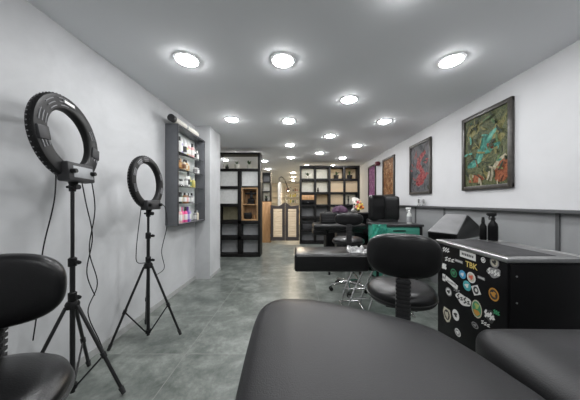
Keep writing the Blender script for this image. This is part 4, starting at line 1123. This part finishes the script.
bm = bm_new(); box(bm, -.165, .165, -.105, .122, .1803, .215, .006); obj('lid', bm, M['blackplastic'], t)

# ------------------------------------------------------------------ beyond the doors: reception
t = thing('display_rack', 'pale wall rack of small green and white goods at the far end wall', 'rack', (-.35, YF, 0))
bm = bm_new()
for x in [-1.35+.45*k for k in range(8)]: box(bm, x-.015, x+.015, -.25, -.001, 0, 2.42)
for k in range(7): box(bm, -1.365, 1.815, -.25, -.001, .05+.39*k, .075+.39*k)
obj('frame', bm, M['potw'], t)
rnd = random.Random(5); cols = ['white', 'green', 'cream', 'yellow', 'white', 'brown', 'grey', 'rose', 'cream']
for lv in range(3, 6):
    for c in range(2, 5):
        for q in range(3):
            cc = rnd.choice(cols); h = rnd.uniform(.16, .28); w = rnd.uniform(.035, .055)
            xx = -.35 - 1.35 + .45*c + .09 + .135*q
            tt = thing('storage_jar', 'tiny %s jar, %s of three in row %s, column %s of the far pale rack' % (cc, ORD[q], ORD[lv-3], ORD[c-2]), 'jar', (xx, YF-.13, .0755+.39*lv), 0, 'jars on the far rack')
            bm = bm_new(); lathe(bm, [(0, 0), (w, 0), (w, h*.8), (w*.8, h*.86), (0, h*.86)], 12); obj('body', bm, BM_[cc], tt)
            bm = bm_new(); lathe(bm, [(0, h*.855), (w*.85, h*.855), (w*.85, h), (0, h)], 12); obj('lid', bm, BM_['brown' if q % 2 else 'green'], tt)
t = thing('floor_lamp', 'pale floor lamp with an arched dark arm glowing beyond the swing doors', 'floor lamp', (-.70, 9.0, 0))
bm = bm_new(); lathe(bm, [(0, 0), (.16, 0), (.16, .02), (.09, .04), (.085, 2.0), (.06, 2.1), (0, 2.12)], 24); obj('column', bm, M['paperw'], t)
bm = bm_new(); tube(bm, smooth_path([Vector((0, 0, 2.05)), Vector((-.02, -.02, 2.28)), Vector((.12, -.03, 2.3)), Vector((.26, -.03, 2.05)), Vector((.33, -.03, 1.84))]), .016, 8); obj('arm', bm, M['blackmetal'], t)
bm = bm_new(); lathe(bm, [(.02, .0), (.05, -.03), (.075, -.10), (.07, -.1), (.045, -.03), (.018, -.006)], 20, (.34, -.03, 1.85)); s_ = obj('lamp_shade', bm, M['blackmetal'], t)
bm = bm_new(); superell(bm, .04, .04, .04, 1, 1, 16, 10, 0, 0, (.34, -.03, 1.78)); obj('bulb', bm, emit('warm bulb', (1, .68, .4), 40), s_)
t = thing('reception_counter', 'pale wooden counter standing beyond the swing doors', 'counter', (-.1, 12.6, 0))
bm = bm_new(); box(bm, -.9, .9, -.25, .25, 0, 1.0, .01); obj('body', bm, M['woodl'], t)
bm = bm_new(); box(bm, -.95, .95, -.3, .3, 1.0, 1.04, .008); obj('top', bm, M['potw'], t)

# ------------------------------------------------------------------ world, camera, view
w = bpy.data.worlds.new('studio'); SC.world = w; w.use_nodes = True
w.node_tree.nodes['Background'].inputs[0].default_value = (.5, .52, .55, 1); w.node_tree.nodes['Background'].inputs[1].default_value = .2
cam = bpy.data.cameras.new('camera'); co = bpy.data.objects.new('camera', cam); COL.objects.link(co)
co.location = (0, 0, 1.3); co.rotation_euler = (PI/2, 0, 0)
cam.sensor_width = 36; cam.lens = 36*220/580; cam.shift_x = -7/580; cam.shift_y = 2/580; cam.clip_start = .02
SC.camera = co
SC.view_settings.view_transform = 'Standard'; SC.view_settings.look = 'None'; SC.view_settings.gamma = 1; SC.view_settings.use_curve_mapping = False
SC.view_settings.exposure = 1.17
SC.cycles.max_bounces = 10; SC.cycles.diffuse_bounces = 6; SC.cycles.sample_clamp_indirect = 6
SC.cycles.use_denoising = True
